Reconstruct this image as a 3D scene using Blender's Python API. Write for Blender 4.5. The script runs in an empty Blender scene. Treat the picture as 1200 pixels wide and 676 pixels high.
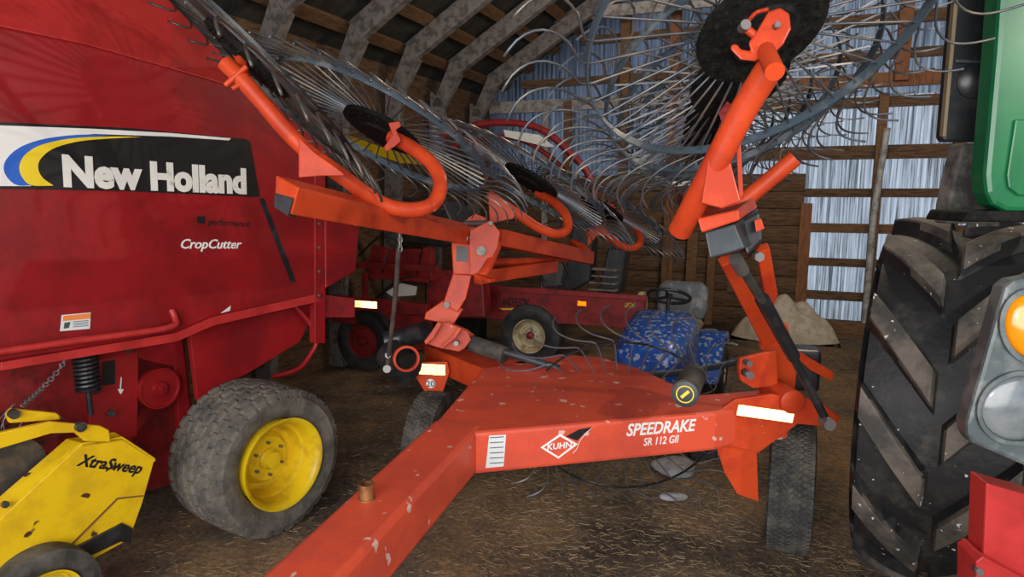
import bpy, bmesh, math, random
from mathutils import Vector as V, Matrix, Euler
random.seed(7)
PI = math.pi
scn = bpy.context.scene
# ---------------------------------------------------------------- camera
FPX = 760.0; PITCH = math.radians(8.5); H = 2.1
cam_d = bpy.data.cameras.new('camera'); cam = bpy.data.objects.new('camera', cam_d)
scn.collection.objects.link(cam); scn.camera = cam
cam.location = (0, 0, H); cam.rotation_euler = (PI/2 - PITCH, 0, 0)
cam_d.sensor_fit = 'HORIZONTAL'; cam_d.sensor_width = 36; cam_d.lens = 36*FPX/1200; cam_d.clip_start = .05
# ---------------------------------------------------------------- world, lights, exposure
w = bpy.data.worlds.new('world'); scn.world = w; w.use_nodes = True
bg = w.node_tree.nodes['Background']; bg.inputs[0].default_value = (.72, .84, 1, 1); bg.inputs[1].default_value = 1.15
def area(name, loc, target, sx, sy, power, col):
    d = bpy.data.lights.new(name, 'AREA'); d.shape = 'RECTANGLE'; d.size = sx; d.size_y = sy; d.energy = power; d.color = col
    o = bpy.data.objects.new(name, d); scn.collection.objects.link(o); o.location = loc
    o.rotation_euler = (V(target)-V(loc)).to_track_quat('-Z', 'Y').to_euler(); return o
area('door_daylight', (-1.2, -2.6, 2.6), (0, 5, 1.6), 6, 3.6, 260, (1, .95, .9))
def lamp(name, loc, power, r, col):
    d = bpy.data.lights.new(name, 'POINT'); d.energy = power; d.shadow_soft_size = r; d.color = col
    o = bpy.data.objects.new(name, d); scn.collection.objects.link(o); o.location = loc; return o
lamp('barn_lamp', (3.5, .3, 3.3), 150, .05, (1, .93, .84))
lamp('fill_light_far', (2.6, 5.6, 4.3), 130, .25, (1, .82, .62))  # added overhead fill to brighten the interior, stands for no real fixture
fl = area('camera_flash', (.0, -.012, H+.045), (0, 5, 1.6), .05, .03, 8, (1, .97, .9))
vs = scn.view_settings; vs.view_transform = 'Standard'; vs.look = 'None'; vs.gamma = 1; vs.use_curve_mapping = False; vs.exposure = .45
# ---------------------------------------------------------------- geometry helpers
CX = V((1, 0, 0)); CF = V((0, math.cos(PITCH), -math.sin(PITCH))); CU = V((0, math.sin(PITCH), math.cos(PITCH))); C0 = V((0, 0, H))
def ray(u, v): return CF + CX*((u-600)/FPX) + CU*((338-v)/FPX)
def D(u, v, z): return C0 + ray(u, v)*z                       # point at a given distance ahead
def Zp(u, v, z): r = ray(u, v); return C0 + r*((z-H)/r.z)      # point at a given height
def On(u, v, pl): r = ray(u, v); p, n = pl; return C0 + r*((p-C0).dot(n)/r.dot(n))  # point on a real plane
def camvec(r, u, f): return (CX*r + CU*u + CF*f)
def nb(): return bmesh.new()
def cat(pts, n=6):
    pts = [V(p) for p in pts]
    if len(pts) < 3: return pts
    P = [pts[0]*2-pts[1]] + pts + [pts[-1]*2-pts[-2]]; out = []
    for i in range(1, len(P)-2):
        a, b, c, d = P[i-1:i+3]
        for k in range(n):
            t = k/n
            out.append(.5*((2*b)+(c-a)*t+(2*a-5*b+4*c-d)*t*t+(3*b-a-3*c+d)*t**3))
    out.append(pts[-1]); return out
def tube(bm, pts, r, seg=10, caps=True):
    pts = [V(p) for p in pts]; rings = []
    t0 = (pts[1]-pts[0]).normalized(); a = t0.orthogonal().normalized()
    for i, p in enumerate(pts):
        t = (pts[min(i+1, len(pts)-1)]-pts[max(i-1, 0)]).normalized()
        a = (a - t*a.dot(t)).normalized(); b = t.cross(a)
        rr = r[i] if isinstance(r, (list, tuple)) else r
        rings.append([bm.verts.new(p+(a*math.cos(2*PI*k/seg)+b*math.sin(2*PI*k/seg))*rr) for k in range(seg)])
    for i in range(len(rings)-1):
        for k in range(seg):
            f = bm.faces.new((rings[i][k], rings[i][(k+1) % seg], rings[i+1][(k+1) % seg], rings[i+1][k])); f.smooth = True
    if caps:
        bm.faces.new(rings[0][::-1]); bm.faces.new(rings[-1])
    return bm
def hexa(bm, a, b):
    """solid between polygon a and polygon b (same length)"""
    va = [bm.verts.new(p) for p in a]; vb = [bm.verts.new(p) for p in b]; n = len(a)
    bm.faces.new(va); bm.faces.new(vb[::-1])
    for i in range(n): bm.faces.new((va[i], vb[i], vb[(i+1) % n], va[(i+1) % n]))
    return bm
def prism(bm, poly, vec):
    return hexa(bm, [V(p) for p in poly], [V(p)+V(vec) for p in poly])
def box(bm, c, X, Y, Zv):
    c, X, Y, Zv = V(c), V(X), V(Y), V(Zv)
    a = [c-X-Y-Zv, c+X-Y-Zv, c+X+Y-Zv, c-X+Y-Zv]
    return prism(bm, a, Zv*2)
def bar(bm, p, q, w, h, up=(0, 0, 1)):
    p, q = V(p), V(q); t = (q-p).normalized(); s = t.cross(V(up)).normalized(); u = s.cross(t)
    a = [p-s*w/2-u*h/2, p+s*w/2-u*h/2, p+s*w/2+u*h/2, p-s*w/2+u*h/2]
    return prism(bm, a, q-p)
def frame_of(n, e=None):
    n = V(n).normalized()
    e = V(e) if e else (V((0, 0, 1)) if abs(n.z) < .95 else V((1, 0, 0)))
    e = (e-n*e.dot(n)).normalized(); return n, e, n.cross(e)
def lathe(bm, c, n, prof, seg=48, e=None, fn=None, tw=None, caps=True):
    """profile = [(along axis, radius)], closed loop not needed"""
    c = V(c); n, e, g = frame_of(n, e); rings = []
    for j, (a, r) in enumerate(prof):
        ring = []
        for k in range(seg):
            th = 2*PI*k/seg + (tw(a, j) if tw else 0); rr = r + (fn(th, a, j) if fn else 0)
            ring.append(bm.verts.new(c+n*a+(e*math.cos(th)+g*math.sin(th))*rr))
        rings.append(ring)
    for j in range(len(rings)-1):
        for k in range(seg):
            f = bm.faces.new((rings[j][k], rings[j][(k+1) % seg], rings[j+1][(k+1) % seg], rings[j+1][k])); f.smooth = True
    for rg, (a, r) in ((rings[0], prof[0]), (rings[-1], prof[-1])):
        if r > 1e-4 and r < .57 and caps and prof[0] != prof[-1]:
            try: bm.faces.new(rg)
            except Exception: pass
    return bm
def disc(bm, c, n, r, t, seg=32): return lathe(bm, c, n, [(-t/2, r), (t/2, r)], seg)
def obj(name, bm, mt, parent=None, bevel=0, label=None, sharp=True, mt2=None, pick=None):
    bmesh.ops.recalc_face_normals(bm, faces=bm.faces)
    if sharp:
        for e_ in bm.edges:
            if len(e_.link_faces) == 2 and e_.calc_face_angle(0) > .7: e_.smooth = False
    root = parent
    while root and root.parent: root = root.parent
    base = V(root.location) if root else V((0, 0, 0))
    me = bpy.data.meshes.new(name)
    if root:
        for v_ in bm.verts: v_.co -= base
        bm.to_mesh(me); o = bpy.data.objects.new(name, me); o.parent = parent
    else:
        if len(bm.verts):
            lo = V((min(v_.co[i] for v_ in bm.verts) for i in range(3))); hi = V((max(v_.co[i] for v_ in bm.verts) for i in range(3)))
            b = V(((lo.x+hi.x)/2, (lo.y+hi.y)/2, lo.z))
            for v_ in bm.verts: v_.co -= b
            bm.to_mesh(me); o = bpy.data.objects.new(name, me); o.location = b
        else:
            bm.to_mesh(me); o = bpy.data.objects.new(name, me)
    bm.free(); me.materials.append(mt)
    if mt2:
        me.materials.append(mt2)
        for p_ in me.polygons:
            if pick(p_.center+(base if root else o.location)): p_.material_index = 1
    scn.collection.objects.link(o)
    if bevel:
        m = o.modifiers.new('bevel', 'BEVEL'); m.width = bevel; m.segments = 2; m.limit_method = 'ANGLE'; m.angle_limit = math.radians(40)
        try: m.harden_normals = False
        except Exception: pass
    if label: o['label'] = label
    return o
def thing(name, label, cat_, loc, group=None):
    o = bpy.data.objects.new(name, None); scn.collection.objects.link(o); o.location = loc; o['label'] = label; o['category'] = cat_
    o.empty_display_size = .2
    if group: o['group'] = group
    return o
def tag(o, label, cat_, group=None, kind=None):
    o['label'] = label; o['category'] = cat_
    if group: o['group'] = group
    if kind: o['kind'] = kind
    return o
def struct(name, bm, mt, bevel=0):
    o = obj(name, bm, mt, None, bevel); o['kind'] = 'structure'; return o
# ---------------------------------------------------------------- materials
def mat(name, col, rough=.5, metal=0, col2=None, scale=6, thr=(.45, .6), bump=0, bscale=40, coat=0, spots=None, spot_s=18, spot_t=.2, stretch=None, detail=6, emis=None, spec=.5, col3=None, s3=2.0, t3=(.5, .65)):
    m = bpy.data.materials.new(name); m.use_nodes = True; nt = m.node_tree; N = nt.nodes; L = nt.links; b = N['Principled BSDF']
    b.inputs['Roughness'].default_value = rough; b.inputs['Metallic'].default_value = metal; b.inputs['Specular IOR Level'].default_value = spec
    b.inputs['Coat Weight'].default_value = coat; b.inputs['Coat Roughness'].default_value = .15
    b.inputs['Base Color'].default_value = (*col, 1)
    tc = N.new('ShaderNodeTexCoord'); mp = N.new('ShaderNodeMapping'); L.new(tc.outputs['Object'], mp.inputs[0])
    if stretch: mp.inputs['Scale'].default_value = stretch
    cur = None
    def mix(fac, a, c2):
        mx = N.new('ShaderNodeMix'); mx.data_type = 'RGBA'; L.new(fac, mx.inputs[0])
        if a is None: mx.inputs[6].default_value = (*col, 1)
        else: L.new(a, mx.inputs[6])
        mx.inputs[7].default_value = (*c2, 1); return mx.outputs[2]
    def ramp(src, lo, hi, inv=False):
        mr = N.new('ShaderNodeMapRange'); mr.inputs[1].default_value = lo; mr.inputs[2].default_value = hi
        if inv: mr.inputs[3].default_value = 1; mr.inputs[4].default_value = 0
        L.new(src, mr.inputs[0]); return mr.outputs[0]
    if col2:
        nz = N.new('ShaderNodeTexNoise'); nz.inputs['Scale'].default_value = scale; nz.inputs['Detail'].default_value = detail; nz.inputs['Roughness'].default_value = .65
        L.new(mp.outputs[0], nz.inputs[0]); cur = mix(ramp(nz.outputs[0], *thr), cur, col2)
    if col3:
        nz = N.new('ShaderNodeTexNoise'); nz.inputs['Scale'].default_value = s3; nz.inputs['Detail'].default_value = 8; nz.inputs['Roughness'].default_value = .7
        L.new(mp.outputs[0], nz.inputs[0]); cur = mix(ramp(nz.outputs[0], *t3), cur, col3)
    if spots:
        nz = N.new('ShaderNodeTexNoise'); nz.inputs['Scale'].default_value = spot_s; nz.inputs['Detail'].default_value = 2; nz.inputs['Roughness'].default_value = .45
        L.new(tc.outputs['Object'], nz.inputs[0]); cur = mix(ramp(nz.outputs[0], spot_t, spot_t+.025), cur, spots)
    if cur is not None: L.new(cur, b.inputs['Base Color'])
    if bump:
        nz = N.new('ShaderNodeTexNoise'); nz.inputs['Scale'].default_value = bscale; nz.inputs['Detail'].default_value = 6
        L.new(mp.outputs[0], nz.inputs[0]); bp = N.new('ShaderNodeBump'); bp.inputs['Strength'].default_value = bump; bp.inputs['Distance'].default_value = .02
        L.new(nz.outputs[0], bp.inputs['Height']); L.new(bp.outputs[0], b.inputs['Normal'])
    return m
M = {}
M['orange'] = mat('orange_paint', (.60, .064, .016), .42, col2=(.46, .042, .014), scale=4, coat=.03, spec=.25, bump=.04, bscale=60, spots=(.6, .36, .28), spot_s=19, spot_t=.755)
M['orange_top'] = mat('orange_paint_spotted', (.72, .092, .042), .45, col2=(.60, .078, .045), scale=4, coat=.06, spec=.35, spots=(.72, .45, .38), spot_s=12, spot_t=.668, bump=.05, bscale=50)
M['bred'] = mat('dark_red_paint', (.30, .008, .011), .42, col2=(.21, .007, .010), scale=2.5, coat=.1, bump=.04, bscale=30)
M['bred_top'] = mat('brighter_red_paint', (.50, .028, .026), .5, col2=(.38, .018, .018), scale=4, coat=.05)  # brighter copy of the baler red, also used on the hitch frame
M['ared'] = mat('old_red_paint', (.33, .018, .02), .5, col2=(.18, .015, .015), scale=7, bump=.08, coat=.05)
M['yellow'] = mat('yellow_paint', (.80, .52, .006), .42, col2=(.66, .41, .008), scale=5, coat=.1, spots=(.075, .03, .015), spot_s=11, spot_t=.70)
M['rimyel'] = mat('rim_yellow_paint', (.80, .55, .01), .4, col2=(.58, .38, .02), scale=6, thr=(.5, .65))
M['black'] = mat('black_decal', (.012, .012, .013), .4)
M['white'] = mat('white_decal', (.82, .81, .78), .45)
M['grime_white'] = mat('worn_white_decal', (.78, .76, .7), .5, col2=(.35, .33, .3), scale=12, thr=(.62, .7))
M['blue'] = mat('blue_decal', (.02, .12, .55), .45)
M['dyel'] = mat('yellow_decal', (.85, .62, .02), .45)
M['rubber'] = mat('dusty_tire_rubber', (.035, .034, .032), .75, col2=(.13, .115, .095), scale=7, thr=(.42, .68), bump=.15, bscale=60)
M['rubber_brown'] = mat('muddy_tire_rubber', (.085, .078, .068), .85, col2=(.19, .165, .13), scale=8, thr=(.4, .65), bump=.25, bscale=50)
M['rubber_clean'] = mat('black_tire_rubber', (.020, .020, .021), .6, col2=(.05, .048, .045), scale=5, bump=.1, bscale=50)
M['lug'] = mat('tractor_tire_rubber', (.012, .012, .013), .6, col2=(.03, .028, .026), scale=4, thr=(.5, .7), bump=.2, bscale=30, spots=(.6, .6, .57), spot_s=30, spot_t=.735, col3=(.055, .05, .043), s3=2.6, t3=(.56, .66))
M['lugtop'] = mat('dusty_lug_rubber', (.045, .042, .038), .7, col2=(.15, .125, .10), scale=4, thr=(.42, .60), bump=.25, bscale=30, spots=(.65, .65, .62), spot_s=34, spot_t=.70, stretch=(1, 1, 1))
M['tine'] = mat('tine_steel', (.11, .125, .15), .4, metal=.5, col2=(.25, .21, .16), scale=5, thr=(.48, .66))
M['tine_l'] = mat('bare_tine_steel', (.36, .34, .31), .4, metal=.6, col2=(.17, .13, .10), scale=5, thr=(.45, .7))
M['band'] = mat('rim_band_paint', (.07, .10, .125), .4, metal=.2, col2=(.22, .26, .29), scale=5, thr=(.52, .66))
M['blackpl'] = mat('black_plastic', (.014, .015, .017), .35, col2=(.03, .03, .032), scale=8)
M['greypl'] = mat('dark_grey_plastic', (.022, .03, .037), .45, col2=(.045, .055, .065), scale=5)
M['hub'] = mat('hub_rubber', (.007, .007, .007), .8, spec=.15, col2=(.016, .015, .013), scale=25, bump=.3, bscale=50)
M['steel'] = mat('zinc_steel', (.22, .22, .22), .55, metal=.8, col2=(.25, .22, .2), scale=20)
M['dsteel'] = mat('dark_greasy_steel', (.07, .07, .07), .4, metal=.5, col2=(.13, .11, .09), scale=14)
M['green'] = mat('green_paint', (.008, .16, .055), .35, col2=(.006, .11, .04), scale=3, coat=.3, spots=(.25, .5, .38), spot_s=9, spot_t=.72, stretch=(1, 1, .4))
M['amber'] = mat('amber_lens', (.9, .30, .005), .15, coat=.8)
M['lens'] = mat('grey_lens', (.12, .14, .155), .15, coat=.6, col2=(.2, .22, .23), scale=5)
M['bezel'] = mat('grey_bezel', (.07, .09, .095), .4, col2=(.16, .18, .18), scale=7)
M['mblue'] = mat('blue_paint', (.015, .085, .42), .35, coat=.3, col2=(.02, .12, .5), scale=3, spots=(.38, .45, .60), spot_s=24, spot_t=.57)
M['seat'] = mat('worn_grey_vinyl', (.10, .115, .13), .5, col2=(.33, .35, .36), scale=6, thr=(.5, .7), bump=.2, bscale=15)
M['foam'] = mat('torn_tan_foam', (.33, .24, .13), .9, col2=(.12, .09, .06), scale=18, bump=.5, bscale=30)
M['wood'] = mat('brown_timber', (.22, .115, .05), .8, col2=(.12, .062, .03), scale=8, stretch=(1, 1, 8), bump=.2)
M['wood_h'] = mat('weathered_brown_board', (.17, .095, .048), .85, col2=(.075, .042, .024), scale=4, stretch=(1.2, 1.2, 9), bump=.25, bscale=14)
M['wood_o'] = mat('orange_brown_board', (.30, .12, .05), .8, col2=(.18, .075, .035), scale=6, stretch=(8, 8, 1))
M['wood_g'] = mat('grey_weathered_timber', (.21, .185, .17), .8, col2=(.10, .085, .075), scale=4, stretch=(3, 3, 3), bump=.2)
M['wood_p'] = mat('pale_weathered_timber', (.42, .39, .36), .8, col2=(.22, .19, .17), scale=9, bump=.15)
M['roof'] = mat('dark_roof_boards', (.030, .030, .026), .9, col2=(.055, .05, .04), scale=5)
M['dirt'] = None
M['sticker'] = mat('sticker_white', (.68, .71, .72), .45)
M['ink'] = mat('sticker_ink', (.05, .08, .08), .6)
M['tape'] = None
M['pile'] = mat('sawdust_heap', (.66, .58, .46), .95, col2=(.50, .42, .31), scale=10, bump=.4, bscale=20)
M['stone'] = mat('pale_stone', (.38, .38, .40), .85, col2=(.25, .24, .23), scale=8, bump=.4, bscale=15)
M['straw'] = mat('dry_straw', (.36, .26, .14), .8, col2=(.2, .13, .06), scale=3)
M['pvc'] = mat('dirty_white_pipe', (.5, .5, .48), .5, col2=(.25, .22, .19), scale=6)
M['cream'] = mat('cream_paint', (.62, .52, .32), .6, col2=(.35, .25, .13), scale=9)
# floor
def floor_mat():
    m = bpy.data.materials.new('packed_dirt_floor'); m.use_nodes = True; nt = m.node_tree; N = nt.nodes; L = nt.links; b = N['Principled BSDF']
    b.inputs['Roughness'].default_value = .9; b.inputs['Specular IOR Level'].default_value = .25
    tc = N.new('ShaderNodeTexCoord')
    def noise(s, d=8, r=.65):
        n = N.new('ShaderNodeTexNoise'); n.inputs['Scale'].default_value = s; n.inputs['Detail'].default_value = d; n.inputs['Roughness'].default_value = r
        L.new(tc.outputs['Object'], n.inputs[0]); return n.outputs[0]
    def rmp(src, stops):
        r = N.new('ShaderNodeValToRGB'); e = r.color_ramp.elements
        while len(e) < len(stops): e.new(.5)
        for el, (p, c) in zip(e, stops): el.position = p; el.color = (*c, 1)
        L.new(src, r.inputs[0]); return r.outputs[0]
    big = rmp(noise(.9), [(.38, (.08, .063, .052)), (.5, (.22, .165, .12)), (.6, (.38, .25, .145))])
    fine = rmp(noise(26, 10, .8), [(.3, (.35, .33, .31)), (.5, (.8, .78, .75)), (.68, (1.7, 1.5, 1.2))])
    mx = N.new('ShaderNodeMix'); mx.data_type = 'RGBA'; mx.blend_type = 'MULTIPLY'; mx.inputs[0].default_value = 1; L.new(big, mx.inputs[6]); L.new(fine, mx.inputs[7])
    L.new(mx.outputs[2], b.inputs['Base Color'])
    bp = N.new('ShaderNodeBump'); bp.inputs['Strength'].default_value = .7; bp.inputs['Distance'].default_value = .04; L.new(noise(22, 10, .75), bp.inputs['Height']); L.new(bp.outputs[0], b.inputs['Normal'])
    return m
M['dirt'] = floor_mat()
def sheet_mat(nm='translucent_corrugated_sheet', lo=(.09, .09, .095), hi=(.56, .58, .60)):
    m = bpy.data.materials.new(nm); m.use_nodes = True; nt = m.node_tree; N = nt.nodes; L = nt.links
    N.remove(N['Principled BSDF']); out = N['Material Output']
    tc = N.new('ShaderNodeTexCoord'); mp = N.new('ShaderNodeMapping'); L.new(tc.outputs['Object'], mp.inputs[0]); mp.inputs['Scale'].default_value = (26, 26, .7)
    nz = N.new('ShaderNodeTexNoise'); nz.inputs['Scale'].default_value = 1; nz.inputs['Detail'].default_value = 8; nz.inputs['Roughness'].default_value = .7; L.new(mp.outputs[0], nz.inputs[0])
    r = N.new('ShaderNodeValToRGB'); e = r.color_ramp.elements; e[0].position = .38; e[0].color = (*lo, 1); e[1].position = .56; e[1].color = (*hi, 1); L.new(nz.outputs[0], r.inputs[0])
    t = N.new('ShaderNodeBsdfTranslucent'); d = N.new('ShaderNodeBsdfDiffuse'); L.new(r.outputs[0], t.inputs[0]); L.new(r.outputs[0], d.inputs[0])
    mx = N.new('ShaderNodeMixShader'); mx.inputs[0].default_value = .22; L.new(t.outputs[0], mx.inputs[1]); L.new(d.outputs[0], mx.inputs[2]); L.new(mx.outputs[0], out.inputs[0])
    return m
M['sheet'] = sheet_mat(); M['sheet_d'] = sheet_mat('darker_corrugated_sheet', (.03, .032, .038), (.14, .16, .20))  # second copy is the same sheeting in darker tones, for the left bays
def tape_mat(name, c):
    m = bpy.data.materials.new(name); m.use_nodes = True; b = m.node_tree.nodes['Principled BSDF']
    b.inputs['Base Color'].default_value = (*c, 1); b.inputs['Metallic'].default_value = 1; b.inputs['Roughness'].default_value = .09; return m
M['tape'] = tape_mat('retroreflective_film', (1, .88, .52)); M['tape_o'] = tape_mat('orange_retroreflective_film', (1, .42, .06))
def retro(name, corner, ex, ey, wid, hei, parent, mt, cell=.006, label=None, back=None):
    """real retroreflective film: a sheet of tiny three-sided mirror corners. corner = lower left, ex/ey unit axes, faces ex x ey"""
    bm = nb(); corner = V(corner); n = ex.cross(ey).normalized()
    a = cell; hgt = a*math.sqrt(3)/2; dep = a/math.sqrt(6)
    rows = int(hei/hgt); cols = int(wid/a)
    for j in range(rows):
        for i in range(-1, cols+1):
            x0 = i*a + (a/2 if j % 2 else 0)
            for tri in (((x0, j*hgt), (x0+a, j*hgt), (x0+a/2, (j+1)*hgt)), ((x0+a, j*hgt), (x0+1.5*a, (j+1)*hgt), (x0+a/2, (j+1)*hgt))):
                cxy = (sum(p[0] for p in tri)/3, sum(p[1] for p in tri)/3)
                if cxy[0] < 0 or cxy[0] > wid: continue
                vv = [bm.verts.new(corner+ex*p[0]+ey*p[1]) for p in tri]; ap = bm.verts.new(corner+ex*cxy[0]+ey*cxy[1]-n*dep)
                for q in range(3): bm.faces.new((vv[q], vv[(q+1) % 3], ap))
    return obj(name, bm, mt, parent, label=label)
def text(name, s, p0, p1, up, height, mt, parent, shear=0, off=.003, bold=0, label=None, ext=.0008):
    """lettering lying on a surface, from p0 to p1 along its baseline"""
    cu = bpy.data.curves.new('t', 'FONT'); cu.body = s; cu.shear = shear; cu.extrude = 0; cu.offset = bold; cu.size = 1; cu.resolution_u = 3
    o = bpy.data.objects.new('t', cu); scn.collection.objects.link(o); dg = bpy.context.evaluated_depsgraph_get(); dg.update()
    me = bpy.data.meshes.new_from_object(o.evaluated_get(dg)); bpy.data.objects.remove(o)
    p0, p1 = V(p0), V(p1); ex = (p1-p0); wl = ex.length; ex.normalize(); up = V(up); up = (up-ex*up.dot(ex)).normalized(); n = ex.cross(up)
    xs = [v.co.x for v in me.vertices]; ys = [v.co.y for v in me.vertices]; mnx, mxx = min(xs), max(xs)
    sx = wl/(mxx-mnx); sy = height/.72
    bm = nb(); bm.from_mesh(me); bpy.data.meshes.remove(me)
    for v_ in bm.verts: v_.co = p0 + ex*((v_.co.x-mnx)*sx) + up*(v_.co.y*sy) + n*off
    r = bmesh.ops.extrude_face_region(bm, geom=bm.faces[:])
    for g in r['geom']:
        if isinstance(g, bmesh.types.BMVert): g.co -= n*(off-.0004)
    return obj(name, bm, mt, parent, label=label)
def txt_px(name, s, uv0, uv1, hpx, pl, mt, parent, **k):
    p0, p1 = On(*uv0, pl), On(*uv1, pl); mid = ((uv0[0]+uv1[0])/2, (uv0[1]+uv1[1])/2)
    a, b = On(mid[0], mid[1], pl), On(mid[0], mid[1]-hpx, pl)
    return text(name, s, p0, p1, (0, 0, 1) if abs(pl[1].z) < .9 else (b-a), (b-a).length, mt, parent, **k)
def smooth_px(pts, n=5):
    k = len(pts); out = []
    for i in range(k):
        p0, p1, p2, p3 = (V((*pts[(i+q) % k], 0)) for q in (-1, 0, 1, 2))
        if (p2-p1).length < 9: out.append((p1.x, p1.y)); continue
        sharp1 = (p1-p0).length > 1e-6 and (p1-p0).angle(p2-p1) > 1.1; sharp2 = (p3-p2).length > 1e-6 and (p2-p1).angle(p3-p2) > 1.1
        a_ = p1-(p2-p1) if sharp1 else p0; d_ = p2+(p2-p1) if sharp2 else p3
        for j in range(n):
            t = j/n; r = .5*((2*p1)+(p2-a_)*t+(2*a_-5*p1+4*p2-d_)*t*t+(3*p1-a_-3*p2+d_)*t**3); out.append((r.x, r.y))
    return out
def poly(pxs, pl): return [On(u, v, pl) for u, v in pxs]
def plate(name, pxs, pl, t, mt, parent, bevel=0, label=None, out=0):
    """plate of thickness t whose front lies on the plane (pushed out by `out`)"""
    n = pl[1].normalized(); bm = nb(); prism(bm, [p+n*out for p in poly(pxs, pl)], -n*t); return obj(name, bm, mt, parent, bevel, label)
def VP(zc, n=None): 
    """vertical plane through the point straight ahead at that distance"""
    return (D(600, 338, zc), V(n) if n else V((0, -1, 0)))
def vplane(p, deg):
    """vertical plane through p whose horizontal direction points deg to the right of straight ahead; normal faces right/near"""
    a = math.radians(deg); return (V(p), V((math.cos(a), -math.sin(a), 0)))
# ================================================================ THE BARN
A = math.radians(22.2); BD = V((math.sin(A), math.cos(A), 0)); BL = V((math.cos(A), -math.sin(A), 0)); UP = V((0, 0, 1))
FWP = V((4.98, 9.9, 0)); FW = (FWP, -BD)                       # far wall
LWP = FWP - BL*5.75                                            # far left corner of the barn
WID = 12.0; KNEE = 3.6; LEN = 15.5; T1 = 3.2; S1 = math.tan(math.radians(31)); S2 = math.tan(math.radians(22))
def rz(t):
    t = min(t, WID-t); return KNEE+.22+(S1*t if t < T1 else S1*T1+S2*(t-T1))
def bp(t, s, z): return LWP + BL*t + BD*s + UP*z              # barn coordinates: t to the right, s along (0 = far wall, negative = nearer)
bm = nb(); a = bp(-1.2, .4, 0); prism(bm, [bp(-1.2, .4, -.2), bp(WID+.3, .4, -.2), bp(WID+.3, -LEN-4, -.2), bp(-1.2, -LEN-4, -.2)], UP*.2)
struct('floor', bm, M['dirt'])
bm = nb(); prism(bm, [bp(-.25, .3, 0), bp(-.1, .3, 0), bp(-.1, -LEN, 0), bp(-.25, -LEN, 0)], UP*(KNEE+.29)); struct('wall_left', bm, M['wood_h'])
bm = nb(); prism(bm, [bp(WID+.1, .3, 0), bp(WID+.25, .3, 0), bp(WID+.25, -LEN, 0), bp(WID+.1, -LEN, 0)], UP*(KNEE+.1)); struct('wall_right', bm, M['wood_h'])
RID = rz(WID/2)
bm = nb()
for ta, tb in ((-.3, T1), (T1, WID/2), (WID/2, WID-T1), (WID-T1, WID+.3)):
    prism(bm, [bp(ta, .4, rz(ta)+.02), bp(tb, .4, rz(tb)+.02), bp(tb, -LEN, rz(tb)+.02), bp(ta, -LEN, rz(ta)+.02)], UP*.06)
struct('ceiling', bm, M['roof'])
# purlins
nt_ = [0]
def trim(bm, mt, bev=0): nt_[0] += 1; return struct('trim_%d' % nt_[0], bm, mt, bev)
for k in range(13):
    t = .25 + k*.46
    if t > WID/2: break
    bm = nb(); z = rz(t)-.04; sl_ = S1 if t < T1 else S2
    bar(bm, bp(t, .2, z), bp(t, -9, z), .15, .05, up=(UP-BL*sl_)); trim(bm, M['wood'])
# roof frames : post, knee, rafter
kp = (LWP+BL*.3, BL)
s_knee = [(On(u, v, kp)-LWP).dot(BD) for u, v in ((604, 135), (566, 122), (521, 104), (470, 88), (404, 62), (312, 32))]
for s in s_knee:
    bm = nb(); hw_ = .12
    prism(bm, [bp(-.1, s, 0), bp(.10, s, 0), bp(.27, s, KNEE-.22), bp(.06, s, KNEE-.05)], BD*hw_)
    prism(bm, [bp(.08, s, KNEE-.26), bp(.27, s, KNEE-.30), bp(.55, s, rz(.55)-.40), bp(.38, s, rz(.38)-.12)], BD*hw_)
    prism(bm, [bp(.36, s, rz(.36)-.08), bp(.50, s, rz(.5)-.36), bp(T1+.1, s, rz(T1+.1)-.33), bp(T1, s, rz(T1)-.08)], BD*hw_)
    prism(bm, [bp(T1, s, rz(T1)-.08), bp(T1+.1, s, rz(T1+.1)-.33), bp(WID/2, s, RID-.35), bp(WID/2, s, RID-.10)], BD*hw_)
    trim(bm, M['wood_g'], .006)
# tie beam and lower beam across
pa, pb = On(548, 31, (LWP-BD*.9, -BD)), On(905, -7, (LWP-BD*.9, -BD)); bm = nb(); bar(bm, pa, pb, .06, .17); trim(bm, M['wood_p'])
def fw(u, v, off=0): return On(u, v, (FWP-BD*off, -BD))
def fwz(t, z, off=0): return bp(t, -off, z)
def tz(u, v): p = fw(u, v)-LWP; return p.dot(BL), p.z
# translucent corrugated sheeting over the far wall
def sheet_h(t): return rz(t)
_p = fw(945, 300)-LWP; TSP = _p.dot(BL)-1.05; ZSP = (fw(1010, 112)-LWP).z
def sheeting(name, t0, t1, za, zb, mt):
    bm = nb(); nn = int((t1-t0)/.0085*.9); pts = []
    for i in range(nn+1):
        t = t0+(t1-t0)*i/nn; d = .016*math.sin(t*2*PI/.085)
        pts.append((bm.verts.new(bp(t, .06+d, za)), bm.verts.new(bp(t, .06+d, sheet_h(t) if zb is None else zb))))
    for i in range(nn): bm.faces.new((pts[i][0], pts[i+1][0], pts[i+1][1], pts[i][1])).smooth = True
    struct(name, bm, mt)
sheeting('window_1', TSP, WID+.1, 0, ZSP, M['sheet'])
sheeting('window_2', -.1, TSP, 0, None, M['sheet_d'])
sheeting('window_3', TSP, WID+.1, ZSP, None, sheet_mat('midtone_corrugated_sheet', (.06, .065, .075), (.27, .30, .34)))  # same sheeting in middle tones, upper right bays
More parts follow.
